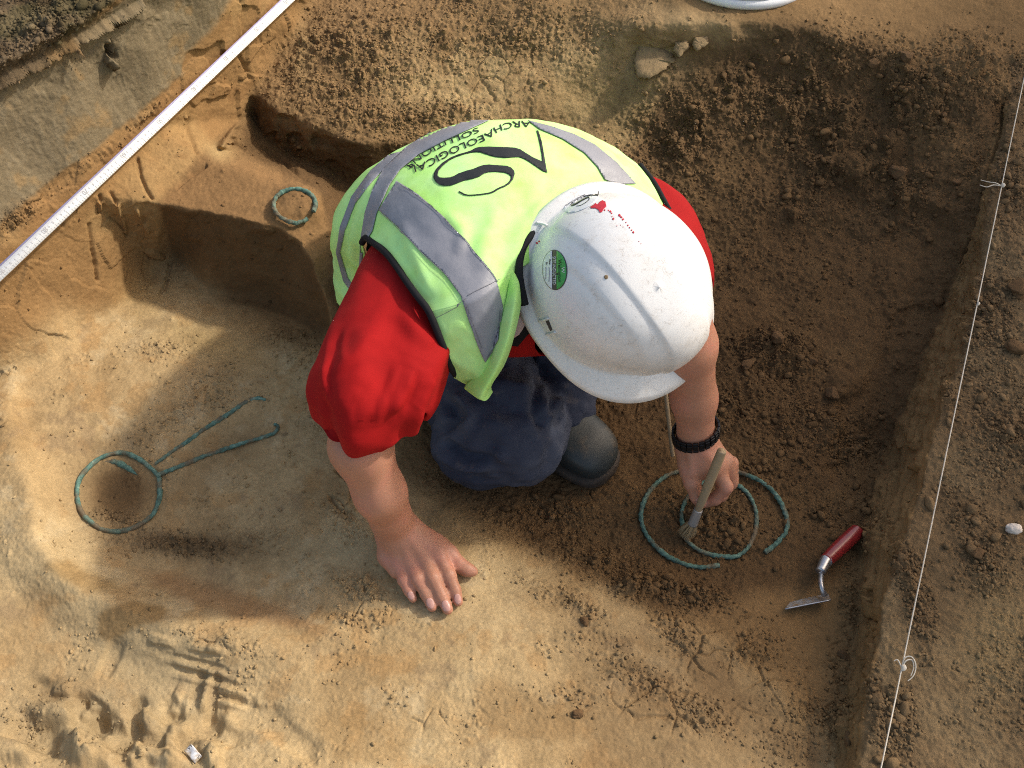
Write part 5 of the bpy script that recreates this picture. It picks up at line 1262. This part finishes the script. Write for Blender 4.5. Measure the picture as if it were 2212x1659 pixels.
tagp = mesh_np('paper_label', gv, gf, m_lab); tag(tagp, 'small white muddy paper label with a handwritten 2 on the buff ground', 'label'); s_ = tagp.modifiers.new('paper', 'SOLIDIFY'); s_.thickness = .0006
lb_bvh = bvh_of(gv, gf)
decal('handwriting', text_px('2', [Zl(1155, 1312), Zl(1133, 1298)], 4.2, flip=-1)+text_px('20', [Zl(1205, 1368), Zl(1180, 1348)], 3.4, flip=-1), lb_bvh, m_blk, tagp, .0006, .8, .0002)

# ------------------------------------------------------------------ upturned bucket at the top edge
bc = P(752, 11, .166); bR = .163
m_bk = mat('cloudy_plastic', (.66, .65, .61), .4); t = NT(m_bk); t.base(t.mix(t.noise(14, 5, .65, .6), (.50, .45, .38), (.72, .71, .68)))
m_rim = mat('white_rim_plastic', (.76, .76, .76), .35)
d2 = V3((bc.x, bc.y, 0)).normalized(); bcen = V3((bc.x, bc.y, .166))+V3((.0, 1, 0))*bR
bucket = empty('bucket_lid', bcen, 'round white plastic lid lying on the bank at the top edge', 'lid')
prof = [(bR-.010, .012), (bR-.0105, .03), (bR-.016, .036), (bR-.022, .030), (bR-.05, .028), (.0001, .029)]
def lathe(prof, n=96):
    V_ = [tuple(bcen+V3((r*math.cos(2*math.pi*k/n), r*math.sin(2*math.pi*k/n), z))) for r, z in prof for k in range(n)]
    return V_, [(i*n+k, i*n+(k+1) % n, (i+1)*n+(k+1) % n, (i+1)*n+k) for i in range(len(prof)-1) for k in range(n)]
v, f = lathe(prof); mesh_np('lid_panel', v, f, m_bk, bucket)
v, f = lathe([(bR-.009, .016), (bR-.006, .0155), (bR-.001, .012), (bR, .006), (bR-.002, .0005), (bR-.006, .0), (bR-.012, .001), (bR-.012, .010)]); mesh_np('rim', v, f, m_rim, bucket)

# ------------------------------------------------------------------ loose crumbs, uncountable
def crumbs():
    bases = []
    for s in range(6):
        bm = bmesh.new(); bmesh.ops.create_icosphere(bm, subdivisions=2 if s < 2 else 1, radius=1)
        co = np.array([tuple(v.co) for v in bm.verts], np.float32)*(1+.55*fbm(np.array([tuple(v.co) for v in bm.verts]), .8, 2, 700+s))[:, None]
        for _ in range(6):
            nn = rng.normal(size=3); nn /= np.linalg.norm(nn); ex = np.maximum(0, co@nn-(.5+.35*rng.random())); co = co-np.outer(ex*.95, nn)
        bases.append((co, np.array([[v.index for v in f.verts] for f in bm.faces]))); bm.free()
    w = (CRf**1.6+.004*(1-R_clay)*(1-R_rwall)+.09*spr*(1-R_clay))*(.6+.4*np.clip(R_dark+R_back+R_baulk+R_top, 0, 1))*((PX > -20) & (PX < 1045) & (PY > -18) & (PY < 788))*(1-calm)
    w = w/w.sum(); NCR = 52000
    ids = rng.choice(w.size, NCR, p=w.ravel())
    jj, ii = np.unravel_index(ids, w.shape)
    p = POS[jj, ii]; p = p+rng.normal(0, .0012, p.shape)*[1, 1, 0]
    rich = np.clip(R_dark+R_baulk+R_top+.5*R_back, 0, 1)[jj, ii]
    base = .0008+.0026*rng.random(NCR)**3.5+(.0015+.006*rich)*(rng.random(NCR) < .02)*rng.random(NCR)
    ang = rng.random(NCR)*6.283; sq = .5+.45*rng.random(NCR); el = .75+.6*rng.random(NCR)
    cc = col[jj, ii]*(.85+.4*rng.random((NCR, 1)))
    Vs, Fs, Cs, off = [], [], [], 0
    for b in range(6):
        m_ = np.arange(NCR) % 6 == b; co, fa = bases[b]; k = m_.sum()
        X = co[None]*base[m_][:, None, None]*np.stack([el[m_], 1/el[m_], sq[m_]], 1)[:, None, :]
        c, s = np.cos(ang[m_])[:, None], np.sin(ang[m_])[:, None]
        Xr = np.stack([X[..., 0]*c-X[..., 1]*s, X[..., 0]*s+X[..., 1]*c, X[..., 2]], -1)+p[m_][:, None, :]+np.array([0, 0, 1])*(base[m_]*sq[m_]*.45)[:, None, None]
        Vs.append(Xr.reshape(-1, 3)); Fs.append((fa[None]+(np.arange(k)*len(co))[:, None, None]).reshape(-1, 3)+off); off += k*len(co)
        Cs.append(np.repeat(cc[m_], len(co), 0))
    o = mesh_np('soil_crumbs', np.vstack(Vs), np.vstack(Fs), m_soil); tag(o, 'loose brown soil crumbs scattered over the dug ground', 'soil crumbs', kind='stuff')
    ca = o.data.color_attributes.new('soil_colour', 'FLOAT_COLOR', 'POINT'); C4 = np.ones((off, 4), np.float32); C4[:, :3] = np.vstack(Cs); C4[:, 3] = .8; ca.data.foreach_set('color', C4.ravel())
crumbs()

# ------------------------------------------------------------------ made-up canvas roof out of view, added to shade the right half
def on_ground(x, y): return V3((x, y, .15))
hgt = 3.4; sh = V3((TOSUN.x, TOSUN.y, 0))*(hgt/TOSUN.z)
cnr = V3((-.327, .916, 0))+V3((.656, .755, 0))*-.01+V3((.837, -.547, 0))*.24+sh
e1, e2 = V3((.656, .755, 0)), V3((.79, -.613, 0))
e1 = V3((.62, .785, 0)); 
added_shade_roof = empty('added_shade_roof', cnr+e1*1.5+e2*1.5, 'unseen canvas roof added right of the trench to shade the pit', 'added_shade_roof')
m_canvas = mat('grey_canvas', (.25, .27, .28), .9); m_pole = mat('added_pole_metal', (.4, .4, .4), .4, .8)
q = [cnr, cnr+e2*3, cnr+e2*3+e1*3, cnr+e1*3]; mid = cnr+(e1+e2)*1.5
vs = [tuple(p+V3((0, 0, hgt))) for p in q]+[tuple(mid+V3((0, 0, hgt+.5)))]
o = mesh_np('added_canopy', vs, [(0, 1, 4), (1, 2, 4), (2, 3, 4), (3, 0, 4)], m_canvas, added_shade_roof, False); s_ = o.modifiers.new('cloth', 'SOLIDIFY'); s_.thickness = .01
for p in q:
    v, f = tube([p+V3((0, 0, .1)), p+V3((0, 0, 1.2)), p+V3((0, 0, hgt))], .02, 10, 2); mesh_np('added_pole', v, f, m_pole, added_shade_roof)
